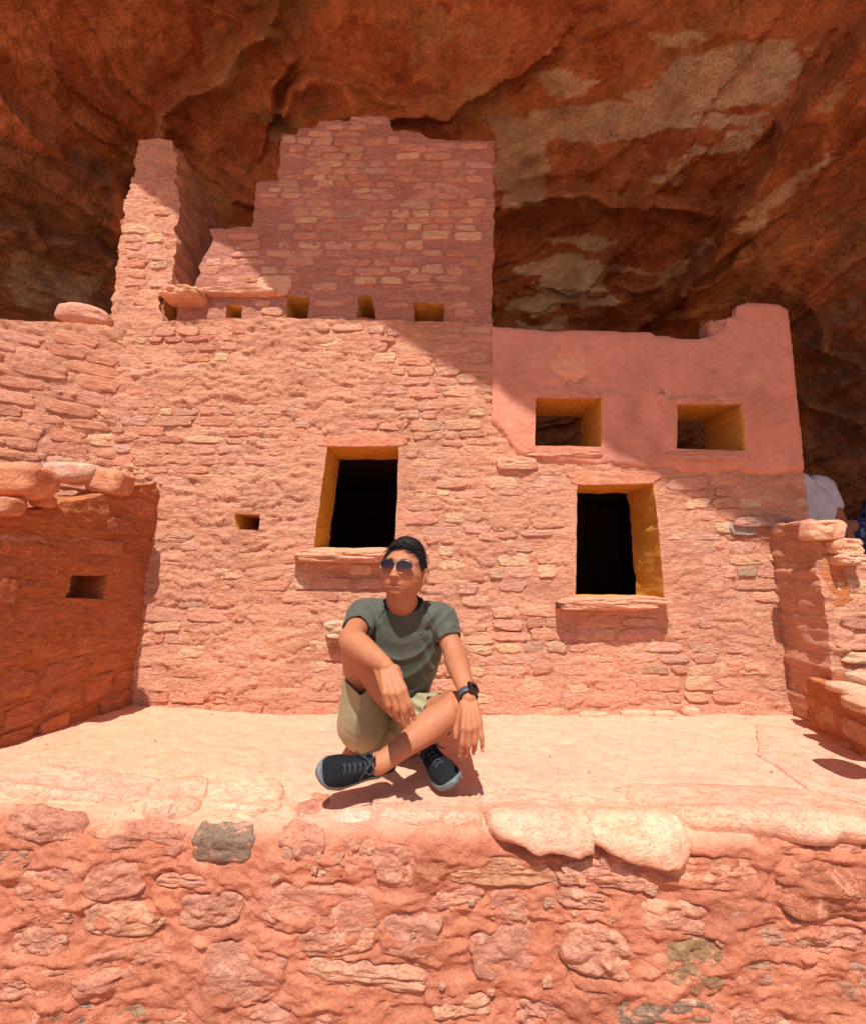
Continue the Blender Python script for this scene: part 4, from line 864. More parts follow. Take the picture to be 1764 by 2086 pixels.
def skin_mat():
    m = NT('skin'); c = m.n('ShaderNodeVertexColor', layer_name='col').outputs[0]; p = m.pos()
    n = m.noise(p, 45, 4, .6); c2 = m.mix(m.ramp(n, [(.3, .0), (.7, .35)]), c, m.mix(1.0, c, (1.08, .88, .82), 'MULTIPLY'))
    c2 = m.mix(m.ramp(m.noise(p, 12, 5, .7), [(.35, .5), (.6, 0.0)]), c2, m.mix(1.0, c, (.80, .66, .58), 'MULTIPLY'))
    m.link(c2, 'Base Color'); m.set(Roughness=.56); m.b.inputs['Specular IOR Level'].default_value = .30
    n9 = m.noise(p, 14, 5, .65)
    m.link(m.bump(m.noise(p, 260, 4, .7), .0013, .9, m.bump(m.noise(p, 45, 3, .6), .0022, .6)), 'Normal'); return m.m
M['skin'] = skin_mat()
M['shirt'] = simple('olive_knit', (.076, .083, .060), .72, .25, 0, (600, .0005), sheen=.15)
M['collar'] = simple('dark_collar', (.018, .02, .018), .8, .2)
M['shorts'] = simple('khaki_cloth', (.36, .315, .185), .85, .2, 0, (500, .0006))
M['shoe'] = simple('black_knit', (.009, .010, .013), .8, .15, 0, (350, .0012))
M['sole'] = simple('grey_rubber', (.14, .175, .18), .55, .35, 0, (90, .001))
M['lace'] = simple('lace', (.035, .04, .045), .7, .3)
M['hair'] = simple('black_hair', (.012, .009, .008), .62, .18, 0, (260, .0012, (1, 1, .25)))
M['gold'] = simple('bronze_metal', (.30, .16, .10), .25, .6, .9)
M['band'] = simple('dark_band', (.06, .075, .085), .5, .4)
M['case'] = simple('watch_case', (.010, .010, .012), .18, .6)
M['white_shirt'] = simple('white_cotton', (.62, .62, .66), .9, .2, 0, (60, .003))
M['navy'] = simple('navy_cloth', (.02, .03, .09), .9, .2)
def lens_mat():
    m = NT('tinted_lens'); t = m.n('ShaderNodeTexCoord').outputs['Generated']; z = m.n('ShaderNodeSeparateXYZ', {0: t}).outputs[2]
    m.link(m.ramp(z, [(0, (.14, .03, .012)), (.45, (.03, .010, .010)), (.8, (.010, .010, .016))]), 'Base Color'); m.set(Roughness=.35); m.b.inputs['Specular IOR Level'].default_value = .22; m.b.inputs['Coat Weight'].default_value = .0; m.b.inputs['Coat Roughness'].default_value = .03
    return m.m
M['lens'] = lens_mat()
def pattern_mat():
    m = NT('blue_blotched_cloth'); p = m.pos(); n = m.noise(p, 22, 3, .6, 1.2)
    m.link(m.ramp(n, [(.42, (.012, .02, .09)), (.55, (.05, .07, .22)), (.62, (.22, .26, .42))]), 'Base Color'); m.set(Roughness=.9); return m.m
M['pattern'] = pattern_mat()

def hand(b, W, f, n, s, curls, spread=(.10, .03, -.04, -.12), thumb=(.55, .75, -.25), tc=12, k=1.0):
    """b: blob; W wrist; f towards the fingers, n out of the back of the hand, s towards the thumb"""
    f = nrm(f); n = np.array(n, float); n = nrm(n - f * n.dot(f)); sv = np.cross(f, n); s = sv if sv.dot(np.array(s)) > 0 else -sv
    L = [(.046, .027, .022), (.050, .031, .024), (.046, .029, .023), (.037, .022, .020)]
    kn = [(.088, .027), (.092, .0085), (.086, -.0105), (.078, -.028)]; rad = [.0100, .0102, .0096, .0086]; tips = []
    for i in range(4):
        K = W + k * (f * kn[i][0] + s * kn[i][1]); w0 = W + k * (s * kn[i][1] * .58 + f * .012)
        b.limb([(w0, .0135 * k, .0115 * k), ((w0 + K) / 2 + n * .002, .0125 * k, .0125 * k), (K, rad[i] * 1.22 * k, rad[i] * 1.22 * k)], n, 14, 4)
        d0 = nrm(f + s * spread[i]); p = K; pts = [(K, rad[i] * 1.12 * k)]; ang = 0
        for j in range(3):
            ang += R(curls[i][j]); d = d0 * math.cos(ang) - n * math.sin(ang); q = p + d * L[i][j] * k
            rr = rad[i] * k * (1.0 - .09 * j); pts.append(((p + q) / 2, rr * .93)); pts.append((q, rr * (.99 if j < 2 else .78))); p = q
        b.limb(pts, n, 14, 3); tips.append((p, d, n * math.cos(ang) + d0 * math.sin(ang), rad[i] * k))
    t0 = W + k * (s * .020 + f * .016 - n * .004); td = nrm(f * thumb[0] + s * thumb[1] + n * thumb[2]); t1 = t0 + td * .043 * k
    td2 = nrm(td + f * .35 - n * R(tc) * 1.0); t2 = t1 + td2 * .034 * k; td3 = nrm(td2 + f * .3 - s * .15); t3 = t2 + td3 * .026 * k
    b.limb([(t0, .0165 * k, .014 * k), ((t0 + t1) / 2, .0145 * k), (t1, .0125 * k), ((t1 + t2) / 2, .0105 * k), (t2, .0112 * k), ((t2 + t3) / 2, .0105 * k), (t3, .0082 * k)], n, 14, 3)
    b.ball(W + k * (f * .045 - n * .006), (.036 * k, .040 * k, .012 * k), (s, f, n))
    b.ball(W + k * (f * .035 + s * .022 - n * .010), (.016 * k, .030 * k, .014 * k), (s, f, n))
    return tips
def head_surface(scale=1.0):
    """local coordinates: x to the person's left, y forwards, z up; origin mid-head"""
    nu, nv = 180, 150; th = np.arange(nu) / nu * 2 * np.pi; ph = np.linspace(-np.pi / 2 + .02, np.pi / 2 - .02, nv); T, Q = np.meshgrid(th, ph, indexing='ij'); T, Q = T.ravel(), Q.ravel()
    sx, sy, sz = np.cos(Q) * np.sin(T), np.cos(Q) * np.cos(T), np.sin(Q)
    x = sx * .0765; y = sy * .094; z = sz * .112
    low = np.clip(-z / .112, 0, 1); x = x * 1.04 * (1 - .15 * low ** 2.4) * (1 + .03 * np.exp(-((z + .03) / .03) ** 2)); y = np.where(y < 0, y * (1 - .35 * low), y * (1 - .10 * low ** 2))
    y = np.where(y > 0, y * (1 - .08 * sstep(.03, .10, z)), y); fr = sstep(.02, .07, y)
    y = np.where(y > 0, np.minimum(y, .088 + 0 * y) * .5 + y * .5, y)
    g = lambda cx, cz, wx, wz: np.exp(-((x - cx) / wx) ** 2 - ((z - cz) / wz) ** 2)
    ax = np.abs(x); ga = lambda cx, cz, wx, wz: np.exp(-((ax - cx) / wx) ** 2 - ((z - cz) / wz) ** 2)
    d = 0
    d = d + .0045 * g(0, .030, .05, .010)                                        # brow
    d = d - .0095 * ga(.031, .012, .017, .013)                                    # sockets
    d = d + .0045 * ga(.045, -.018, .020, .016)                                   # cheekbones
    nz = np.clip((.018 - z) / .052, 0, 1); d = d + (.005 + .0165 * nz ** 1.2) * np.exp(-(x / (.0085 + .0050 * nz)) ** 2) * sstep(-.046, -.036, z) * sstep(.030, .012, z)
    d = d + .0075 * ga(.0125, -.033, .0060, .0075)                                 # nostril wings
    d = d - .0030 * ga(.022, -.040, .010, .010)
    d = d + .0042 * g(0, -.0565, .023, .0045) + .0050 * g(0, -.0675, .020, .0050) - .0048 * g(0, -.0618, .026, .0018)   # lips
    d = d - .0030 * g(0, -.077, .018, .0045) + .0070 * g(0, -.093, .024, .013)      # chin
    y = y + d * fr
    f = [tuple(q) for q in grid_faces(nu, nv, True)] + [tuple(i * nv for i in range(nu)), tuple(i * nv + nv - 1 for i in range(nu))[::-1]]
    return np.stack([x, y, z], 1) * scale, f
def frame_from(forward, up):
    fwd = nrm(forward); up = np.array(up, float); up = nrm(up - fwd * up.dot(fwd)); left = np.cross(up, fwd)   # person's left
    return np.array([left, fwd, up])
# ------------------------------------------------------------------ the seated man
man = empty('person', 'man in olive t-shirt, khaki shorts and sunglasses sitting cross-legged on the ledge', 'person', tuple(np.array([-.17, 1.8, 0])))
HC = P(822, 1169, 1.60); HF = frame_from((-.24, -.92, .27), (.085, .03, 1))
pel, wst, chs, shd, nkb = np.array([-.18, 1.84, .10]), np.array([-.155, 1.82, .25]), np.array([-.132, 1.755, .42]), np.array([-.127, 1.71, .542]), np.array([-.118, 1.672, .598])
shR, elR, wrR = P(744, 1252, 1.70), P(713, 1302, 1.49), P(789, 1358, 1.31)
shL, elL, wrL = P(898, 1260, 1.70), P(925, 1332, 1.62), P(956, 1424, 1.42)
hipR, knR, anR = np.array([-.265, 1.80, .105]), P(727, 1318, 1.565), P(862, 1513, 1.60)
hipL, knL, anL = np.array([-.085, 1.82, .105]), P(928, 1442, 1.54), P(780, 1552, 1.42)
def shoe_frame(L, N): L = nrm(L); N = np.array(N, float); return L, nrm(N - L * N.dot(L))
LL, NL = shoe_frame([-.80, -.52, .10], (.42, -.72, .50)); LR, NR = shoe_frame([.40, -.86, -.10], (-.40, -.22, .90))
heelL, heelR = anL - LL * .050 - NL * .092, anR - LR * .050 - NR * .080
inL, inR = heelL + LL * .07 + NL * .055, heelR + LR * .07 + NR * .055
b = Blob()
hv, hf = head_surface(1.01); b.add(hv @ HF + HC, hf)
HS = 1.01
def HL(x, y, z): return (np.array([x, y, z]) * HS) @ HF + HC
for sgn in (1, -1):                                       # ears
    eb = Blob(); e0 = HL(sgn * .0745, -.010, -.008)
    ex = np.array([[sgn * .86, -.5, 0], [.5 * sgn, .86, .1], [0, -.1, 1]]) @ HF
    b.ball(e0 + HF[0] * sgn * .004, (.007, .016, .031), ex, 16, 12)
    b.limb([(HL(sgn * .078, .004, .016), .0038), (HL(sgn * .086, -.012, .026), .0042), (HL(sgn * .090, -.026, .012), .0042), (HL(sgn * .085, -.022, -.014), .0042), (HL(sgn * .077, -.006, -.034), .0065)], (0, 1, 0), 10, 4)
b.limb([(nkb + [0, .02, -.05], .072, .064), (nkb + [0, .01, .0], .062, .060), (HL(0, -.022, -.085), .058, .058), (HL(0, -.02, -.04), .054, .056)], (0, -1, 0))
b.limb([(pel, .165, .115), (wst, .135, .10), (chs, .158, .11), (shd, .150, .085), (nkb + [0, .01, -.01], .07, .06)], (0, -1, 0), 36)
for S, E, Wr in ((shR, elR, wrR), (shL, elL, wrL)):
    inn = shd + (S - shd) * .45
    b.limb([(inn, .06), (S, .054), (S * .6 + E * .4, .046), (S * .2 + E * .8, .040), (E, .041), (E * .8 + Wr * .2, .0435), (E * .5 + Wr * .5, .037), (E * .15 + Wr * .85, .0265, .022), (E * .03 + Wr * .97, .0245, .0185)], (0, -1, .2), cap=False)
for H, K, A, T in ((hipR, knR, anR, inR), (hipL, knL, anL, inL)):
    b.limb([(H, .088), (H * .6 + K * .4, .080), (H * .25 + K * .75, .064), (K, .056)], (0, -1, 0)); d = nrm(A - K)
    ref = (0, -1, 0); cal = nrm(np.cross(d, np.cross(nrm(H - K), d)))
    b.limb([(K, .055), (K * .85 + A * .15 + cal * .004, .052), (K * .68 + A * .32 + cal * .012, .054), (K * .5 + A * .5 + cal * .010, .048), (K * .22 + A * .78, .035), (A, .033, .033), (A * .5 + T * .5, .034), (T, .03)], ref)
    b.ball(K + nrm(K - H) * .012 - cal * .012, (.040, .040, .040))
for W_r, d_r in ((wrR, nrm(wrR - elR)), (wrL, nrm(wrL - elL))): b.ball(W_r - d_r * .004, (.0235, .0200, .0195))
tR = hand(b, wrR, (.34, -.60, -.72), (-.12, -.72, .66), (1, 0, .3), ((32, 26, 12), (36, 30, 14), (40, 32, 14), (40, 34, 18)), spread=(.05, .01, -.03, -.08), thumb=(.80, .02, -.80), k=.97)
tL = hand(b, wrL, (.04, -.52, -.85), (.12, -.84, .52), (-1, 0, 0), ((30, 26, 14), (36, 30, 14), (32, 28, 14), (18, 20, 12)), spread=(.10, .03, -.04, -.12), thumb=(.95, .40, -.40), k=.97)
V, N, F = b.solid(.0027, 2)
def skin_cols(V):
    c = np.tile(np.array([.45, .185, .092]), (len(V), 1)); l = (V - HC) @ HF.T / HS
    c *= (1 + .07 * fbm(V[:, 0] * 14, V[:, 1] * 14, V[:, 2] * 14, 3, 401))[:, None]
    fc = np.linalg.norm(l, axis=1) < .15; fr = fc & (l[:, 1] > .05)
    lips = fr & (np.abs(l[:, 0]) < .026 - 1.3 * np.abs(l[:, 2] + .0622)) & (l[:, 2] > -.0725) & (l[:, 2] < -.0535); c[lips] = (.41, .145, .095)
    mouth = fr & (np.abs(l[:, 0]) < .024) & (np.abs(l[:, 2] + .0618) < .0012); c[mouth] = (.18, .04, .03)
    ck = np.exp(-((np.abs(l[:, 0]) - .04) / .022) ** 2 - ((l[:, 2] + .03) / .025) ** 2) * fr; c = c * (1 - .25 * ck[:, None]) + np.array([.56, .18, .11]) * .25 * ck[:, None]
    br = fr & (np.abs(np.abs(l[:, 0]) - .033) < .018) & (np.abs(l[:, 2] - .032 + .25 * np.abs(np.abs(l[:, 0]) - .030)) < .0035); c[br] = (.05, .028, .02)
    return c
mesh_obj('body', V, F, M['skin'], man, True, skin_cols(V))
for tips in (tR, tL):                                     # nails
    for (p, d, nn, r) in tips:
        s_ = np.cross(d, nn); q = Blob(); q.ball(p - d * .001 + nn * r * .62, (r * .62, r * .9, r * .22), (s_, d, nn), 12, 8); o = mesh_obj('fingernail', np.concatenate(q.v), q.f, M['skin'], man, True, np.tile([.60, .30, .22], (len(q.v[0]), 1)))
# --- t-shirt
def cloth(name, V, N, F, cut, disp, mat, thick=.0025):
    """displace along normals, drop the faces that close the openings, give it thickness"""
    V = V + N * disp(V)[:, None]; F3 = np.array([list(f) for f in F if len(f) == 4]); cen = V[F3].mean(1); keep = ~cut(cen)
    o = mesh_obj(name, V, F3[keep], mat, man, True); m = o.modifiers.new('thickness', 'SOLIDIFY'); m.thickness = thick; m.offset = -1
    return o
s = Blob(); hemc = np.array([-.165, 1.805, .19])
s.limb([(hemc + [0, 0, -.08], .150, .125), (hemc, .150, .122), (wst + [0, -.01, .03], .148, .118), (chs, .170, .122), (shd + [0, 0, -.005], .165, .100), (nkb + [0, .01, -.012], .098, .080), (nkb + [0, 0, .05], .066, .062)], (0, -1, 0), 40)
sl_end = []
for S, E, k in ((shR, elR, .62), (shL, elL, .60)):
    inn = shd + (S - shd) * .35; e = S + (E - S) * k
    s.limb([(inn, .072), (S, .064), (S * .5 + e * .5, .058), (e, .0515), (e + (E - S) * .3, .050)], (0, -1, .2)); sl_end.append((e, nrm(E - S), S))
SV, SN, SFc = s.solid(.0045, 6)
def shirt_disp(V):
    x, y, z = V.T; cx = -.135; u = x - cx; front = sstep(1.80, 1.66, y)
    tor = sstep(.21, .13, np.abs(u)) * sstep(.60, .50, z)
    q = z - 5.5 * (u - .012) ** 2 + .010 * fbm(x * 7, z * 7, 0, 3, 411)              # hanging swags below the chest
    f = .0105 * ((1 - np.abs(np.sin(q * np.pi / .066 + .5 * fbm(x * 4, z * 5, 0, 2, 412)))) ** 1.5 - .25) * front * tor * sstep(.50, .42, z) * sstep(.18, .25, z) * (.75 + .4 * fbm(x * 6, z * 6, 0, 2, 413))
    r = (x + .30) * .9 + (z - .5) * .55; f = f + .004 * np.sin(r * 2 * np.pi / .045 + 2 * fbm(x * 6, z * 6, 0, 2, 414)) * front * tor * sstep(.07, .12, np.abs(u)) * sstep(.55, .47, z)
    for (e, d, S), sg in zip(sl_end, (-1, 1)):                                     # creases running across the sleeves
        w_ = V - S; t = w_ @ d; rr = np.linalg.norm(w_ - t[:, None] * d, axis=1); m = sstep(.09, .07, rr) * sstep(-.05, .01, t)
        f = f + m * .0062 * ((1 - np.abs(np.sin(.5 * (t + sg * .35 * (x - S[0]) + .5 * (z - S[2])) * 2 * np.pi / .034 + 1.1 * fbm(V[:, 0] * 14, V[:, 1] * 14, V[:, 2] * 14, 2, 415)))) ** 1.4 - .3)
    f = f + .0016 * fbm(x * 30, y * 30, z * 30, 3, 416)
    return f
def shirt_cut(c):
    k = c[:, 2] < hemc[2] + .010 * np.sin(c[:, 0] * 25)
    for e, d, S in sl_end:
        w_ = c - e; t = w_ @ d; rr = np.linalg.norm(w_ - t[:, None] * d, axis=1); k |= (t > 0) & (rr < .060)
    w_ = c - (nkb + [0, 0, .012]); ax_ = nrm([0, -.42, .9]); k |= ((w_ @ ax_) > 0) & (np.linalg.norm(w_, axis=1) < .079)
    return k
shirt = cloth('t_shirt', SV, SN, SFc, shirt_cut, shirt_disp, M['shirt'])
# collar ring
cx0 = nkb + np.array([0, 0, .010]); axn = nrm([0, -.42, .9]); ua = nrm(np.cross((0, 1, 0), axn)); ub = np.cross(axn, ua)
ring = [cx0 + ua * .066 * math.cos(a) + ub * .066 * math.sin(a) + axn * .002 for a in np.linspace(0, 2 * np.pi, 20, endpoint=False)]
wire('collar', ring, .0078, M['collar'], shirt, 8, True, 1.5, tuple(axn))
# raglan seams and chest emblem are raised marks lying on the cloth
from mathutils.bvhtree import BVHTree
def bvh_of(o): return BVHTree.FromPolygons([v.co for v in o.data.vertices], [tuple(p.vertices) for p in o.data.polygons])
bsh = bvh_of(shirt); camv = Vector((0, 0, CAMZ))
def hit(bv, px, py, lift=.0):
    d = Vector(ray(px, py)).normalized(); h = bv.ray_cast(camv, d)
    return None if h[0] is None else np.array(h[0]) + np.array(h[1]) * (lift if h[1].dot(d) < 0 else -lift)
def drawn(name, pxs, r, mat, parent, bv, flat=.5):
    pts = [hit(bv, x, y, r * .3) for x, y in pxs]; pts = [p for p in pts if p is not None]
    if len(pts) > 1: return wire(name, pts, r, mat, parent, 6, False, flat)
def curve_px(pts, n=12):
    t = np.linspace(0, len(pts) - 1, n); a = np.array(pts, float); return [tuple(np.array([np.interp(k, range(len(a)), a[:, 0]), np.interp(k, range(len(a)), a[:, 1])])) for k in t]
drawn('seam', curve_px([(794, 1228), (784, 1240), (770, 1262), (764, 1290)]), .0012, M['collar'], shirt, bsh); drawn('seam', curve_px([(866, 1236), (872, 1250), (884, 1268), (892, 1292)]), .0012, M['collar'], shirt, bsh)
drawn('chest_emblem', curve_px([(853, 1283), (852, 1289), (856, 1294), (860, 1290), (859, 1284)], 9), .0012, M['collar'], shirt, bsh); drawn('chest_emblem', curve_px([(863, 1292), (864, 1285), (868, 1281), (871, 1286), (870, 1291)], 9), .0012, M['collar'], shirt, bsh)
# --- shorts
t = Blob()
t.limb([(pel + [0, 0, .0], .178, .128), (pel + [0, .0, .09], .160, .122), (pel + [.01, -.01, .15], .146, .112)], (0, -1, 0), 36)
hR, hL = hipR + (knR - hipR) * .73, hipL + (knL - hipL) * .70
t.limb([(hipR + [0, .0, .0], .108, .102), (hipR + (knR - hipR) * .3 + [0, -.015, -.028], .104, .118), (hR + [.006, -.004, -.006], .070, .080), (hR + (knR - hipR) * .3, .066, .074)], (0, -1, -.4), 28)
t.limb([(hipL, .104), (hipL + (knL - hipL) * .3 + [0, -.005, .006], .104, .102), (hL, .073, .072), (hL + (knL - hipL) * .3, .066)], (0, -1, -.4), 28)
TV, TN, TF = t.solid(.0045, 6)
TV[:, 2] = np.maximum(TV[:, 2], .006 + zled(TV[:, 0], TV[:, 1]))
def shorts_cut(c):
    k = (c[:, 2] > .245) & (c[:, 1] > 1.72)
    for e, H, K in ((hR, hipR, knR), (hL, hipL, knL)):
        d = nrm(nrm(K - H) + np.array([.28, -.12, 0]) * (H[0] < -.2)); w_ = c - e; tt = w_ @ d + .004 * np.sin(c[:, 0] * 90 + c[:, 1] * 60); rr = np.linalg.norm(w_ - tt[:, None] * d, axis=1); k |= (tt > .0) & (rr < .14)
    return k
def shorts_disp(V):
    x, y, z = V.T; f = .0035 * fbm(x * 18, y * 18, z * 10, 3, 421)
    a = np.arctan2(x - hR[0], z - .02); f = f + .016 * ((1 - np.abs(np.sin(a * 4.5 + 1.2 * fbm(x * 7, y * 7, z * 7, 2, 422)))) ** 1.6 - .3) * sstep(.04, .22, z) * (x < -.17) * sstep(1.80, 1.65, y)
    q = (x * .5 + y * .4 + z); f = f + .0045 * np.sin(q * 2 * np.pi / .05 + 2 * fbm(x * 9, y * 9, z * 9, 2, 423)) * (x > -.17)
    return f
cloth('shorts', TV, TN, TF, shorts_cut, shorts_disp, M['shorts'], .003)
# --- hair: a layered cap with combed locks
def hair():
    hb = Blob(); nu, nv = 110, 70; th = np.arange(nu) / nu * 2 * np.pi; ph = np.linspace(-.35, np.pi / 2 - .01, nv); Tt, Q = np.meshgrid(th, ph, indexing='ij'); Tt, Q = Tt.ravel(), Q.ravel()
    sx, sy, sz = np.cos(Q) * np.sin(Tt), np.cos(Q) * np.cos(Tt), np.sin(Q)
    front = np.maximum(sy, 0)
    # hairline: lower elevation limit by azimuth (0 front, + person's left)
    az = np.arctan2(sx, sy); side = az
    lim = np.interp(np.abs(az), [0, .5, .85, 1.1, 1.25, 1.42, 1.55, 1.95, 2.2, 3.15], [.76, .70, .56, .30, .04, .02, .30, .30, -.15, -.35])
    lim = lim - .38 * np.exp(-((az + .95) / .28) ** 2) * (az < 0)                     # fringe falling at his right temple
    thick = .005 * sstep(-.3, .5, sz) + .015 * sstep(.45, .9, sz) + .004 + .012 * np.exp(-((az - .3) / 1.0) ** 2 - ((Q - .95) / .35) ** 2)
    comb = .0028 * np.sin((Tt * 3 + Q * 14 + 1.3 * fbm(sx * 4, sy * 4, sz * 4, 3, 430)) * 4.0) + .0026 * fbm(sx * 16, sy * 10, sz * 5, 4, 431)
    e = sstep(-.02, .10, Q - lim + .06 * fbm(Tt * 9, Q * 0, 0, 3, 432)); rad = -.006 + (thick + comb + .006) * e
    x, y, z = sx * (.0765 + rad), sy * (.094 + rad) * (1 - .08 * (sy > 0) * sstep(.03, .10, sz * .112)), sz * (.112 + rad)
    v = np.stack([x, y, z], 1); V = v * HS @ HF + HC
    o = mesh_obj('hair', V, grid_faces(nu, nv, True), M['hair'], man, True)
    rr = np.random.default_rng(5); vs = []; fs = []; n0 = 0
    for i in range(900):                                                            # single locks
        a = rr.uniform(-np.pi, np.pi); l0 = np.interp(abs(a), [0, .5, .85, 1.1, 1.25, 1.42, 1.55, 1.95, 2.2, 3.15], [.70, .66, .54, .30, .1, .08, .32, .32, -.1, -.3]) - (.34 * math.exp(-((a + .95) / .28) ** 2) if a < 0 else 0)
        q = rr.uniform(l0 + .02, 1.45); L = rr.uniform(.18, .42); pts = []; sw = -1 if math.cos(a) > 0 or q > .8 else rr.choice((-1, 1)) * .4; r_ = rr.uniform(.012, .024) * (.5 if q < .5 else 1); lift = rr.uniform(.0, .006)
        for k in np.linspace(0, 1, 6):
            aa = a + sw * L * k * .9 / max(.35, math.cos(q)); qq = max(q - L * k * .55, l0 - .12 * (rr.random() < .3)); rad_ = r_ + lift * k - .004 * k * k
            pts.append(np.array([math.cos(qq) * math.sin(aa) * (.0765 + rad_), math.cos(qq) * math.cos(aa) * (.094 + rad_) * (.97 if math.cos(aa) > 0 else 1), math.sin(qq) * (.112 + rad_)]) * HS @ HF + HC)
        for k, p in enumerate(pts):
            w_ = .0016 * (1 - k / 6.5); tdir = nrm(pts[min(k + 1, 5)] - pts[max(k - 1, 0)]); out = nrm(p - HC); sdir = np.cross(tdir, out); vs += [p - sdir * w_, p + out * w_ * .7, p + sdir * w_]
        for k in range(5):
            for j in range(2): fs.append((n0 + 3 * k + j, n0 + 3 * k + j + 1, n0 + 3 * k + 4 + j, n0 + 3 * k + 3 + j))
        n0 += 18
    lk = mesh_obj('loose_locks', vs, fs, M['hair'], o, True); lk['kind'] = 'stuff'
hair()
# --- sunglasses
sg = None
def lens_outline(cx, sgn, n=28):
    out = []
    for a in np.linspace(0, 2 * np.pi, n, endpoint=False):
        c, s_ = math.cos(a), math.sin(a); xx = c * .0290 * (1 + .08 * s_); zz = s_ * (.0190 if s_ > 0 else .0290); xx += .004 * sgn * (s_ < 0) * -s_ * 0 - sgn * .005 * min(0, s_) * -1
        out.append((cx + xx, zz))
    return out
gl_parts = []
frame_pts = []
for sgn in (1, -1):
    ol = lens_outline(sgn * .0325, sgn); pts = [HL(x, .0985 - 2.6 * x * x, z + .007) for x, z in ol]; c0 = HL(sgn * .0325, .0985 - 2.6 * .0325 ** 2, .005)
    n_ = len(pts); tx = nrm(HL(sgn * .05, .0985 - 2.6 * .05 ** 2, 0) - HL(sgn * .015, .0985 - 2.6 * .015 ** 2, 0)); ln = nrm(np.cross(tx, HF[2])); ln = ln if ln @ HF[1] > 0 else -ln
    fl = [p - ln * ((p - c0) @ ln) for p in pts]; vs = [p + ln * .0008 for p in fl] + [p - ln * .0012 for p in fl]
    fs = [tuple(range(n_)), tuple(range(2 * n_ - 1, n_ - 1, -1))] + [(i, (i + 1) % n_, n_ + (i + 1) % n_, n_ + i) for i in range(n_)]; pts = [p + ln * .0002 for p in fl]
    gl_parts.append(('lens', vs, fs)); frame_pts.append(pts)
sg = wire('sunglasses', frame_pts[0], .0011, M['gold'], man, 6, True, 1, tuple(HF[1]))
w1 = wire('rim', frame_pts[1], .0011, M['gold'], sg, 6, True, 1, tuple(HF[1]))
for nme, vs, fs in gl_parts:
    mesh_obj(nme, vs, fs, M['lens'], sg, False)
wire('bridge', [HL(-.013, .0990, .022), HL(0, .1000, .0235), HL(.013, .0990, .022)], .0011, M['gold'], sg, 6); wire('bridge', [HL(-.008, .099, .008), HL(0, .102, .012), HL(.008, .099, .008)], .0010, M['gold'], sg, 6)
for sgn in (1, -1): wire('temple', [HL(sgn * .0600, .090, .014), HL(sgn * .0700, .086, .014), HL(sgn * .0800, .045, .012), HL(sgn * .0820, -.005, .014), HL(sgn * .0800, -.028, -.004)], .0012, M['gold'], sg, 6)
# --- watch on his left wrist
fw = nrm(wrL - elL); wc = wrL - fw * .016; nn = nrm(np.array([.45, -.85, .25]) - fw * np.array([.45, -.85, .25]).dot(fw)); ss = np.cross(fw, nn)
rg = [wc + ss * .0315 * math.cos(a) + nn * .0265 * math.sin(a) for a in np.linspace(0, 2 * np.pi, 20, endpoint=False)]
watch = wire('watch', rg, .0100, M['band'], man, 8, True, .18, tuple(fw))
def fixed_band():
    vs = []; n_ = 32
    for a in np.linspace(0, 2 * np.pi, n_, endpoint=False):
        for rr_, h in ((0, -.011), (.0025, -.011), (.0025, .011), (0, .011)):
            vs.append(wc + ss * (.0300 + rr_) * math.cos(a) + nn * (.0258 + rr_) * math.sin(a) + fw * h)
    fs = [(4 * i + j, 4 * ((i + 1) % n_) + j, 4 * ((i + 1) % n_) + (j + 1) % 4, 4 * i + (j + 1) % 4) for i in range(n_) for j in range(4)]
    return vs, fs
vs, fs = fixed_band(); bpy.data.objects.remove(watch); watch = mesh_obj('watch', vs, fs, M['band'], man, True)
def rbox(name, c, ax_, half, mat, parent, e=.3):
    q = Blob(); nu, nv = 28, 14; th = np.arange(nu) / nu * 2 * np.pi; ph = np.linspace(-np.pi / 2 + .02, np.pi / 2 - .02, nv); T_, Q_ = np.meshgrid(th, ph, indexing='ij'); T_, Q_ = T_.ravel(), Q_.ravel(); sp = lambda v: np.sign(v) * np.abs(v) ** e
    v = np.stack([sp(np.cos(Q_)) * sp(np.cos(T_)), sp(np.cos(Q_)) * sp(np.sin(T_)), sp(np.sin(Q_))], 1) * np.array(half)
    return mesh_obj(name, v @ np.array(ax_) + c, grid_faces(nu, nv, True), mat, parent, True)
case = rbox('watch_case', wc + nn * .0335, (ss, fw, nn), (.0175, .0205, .0060), M['case'], watch)
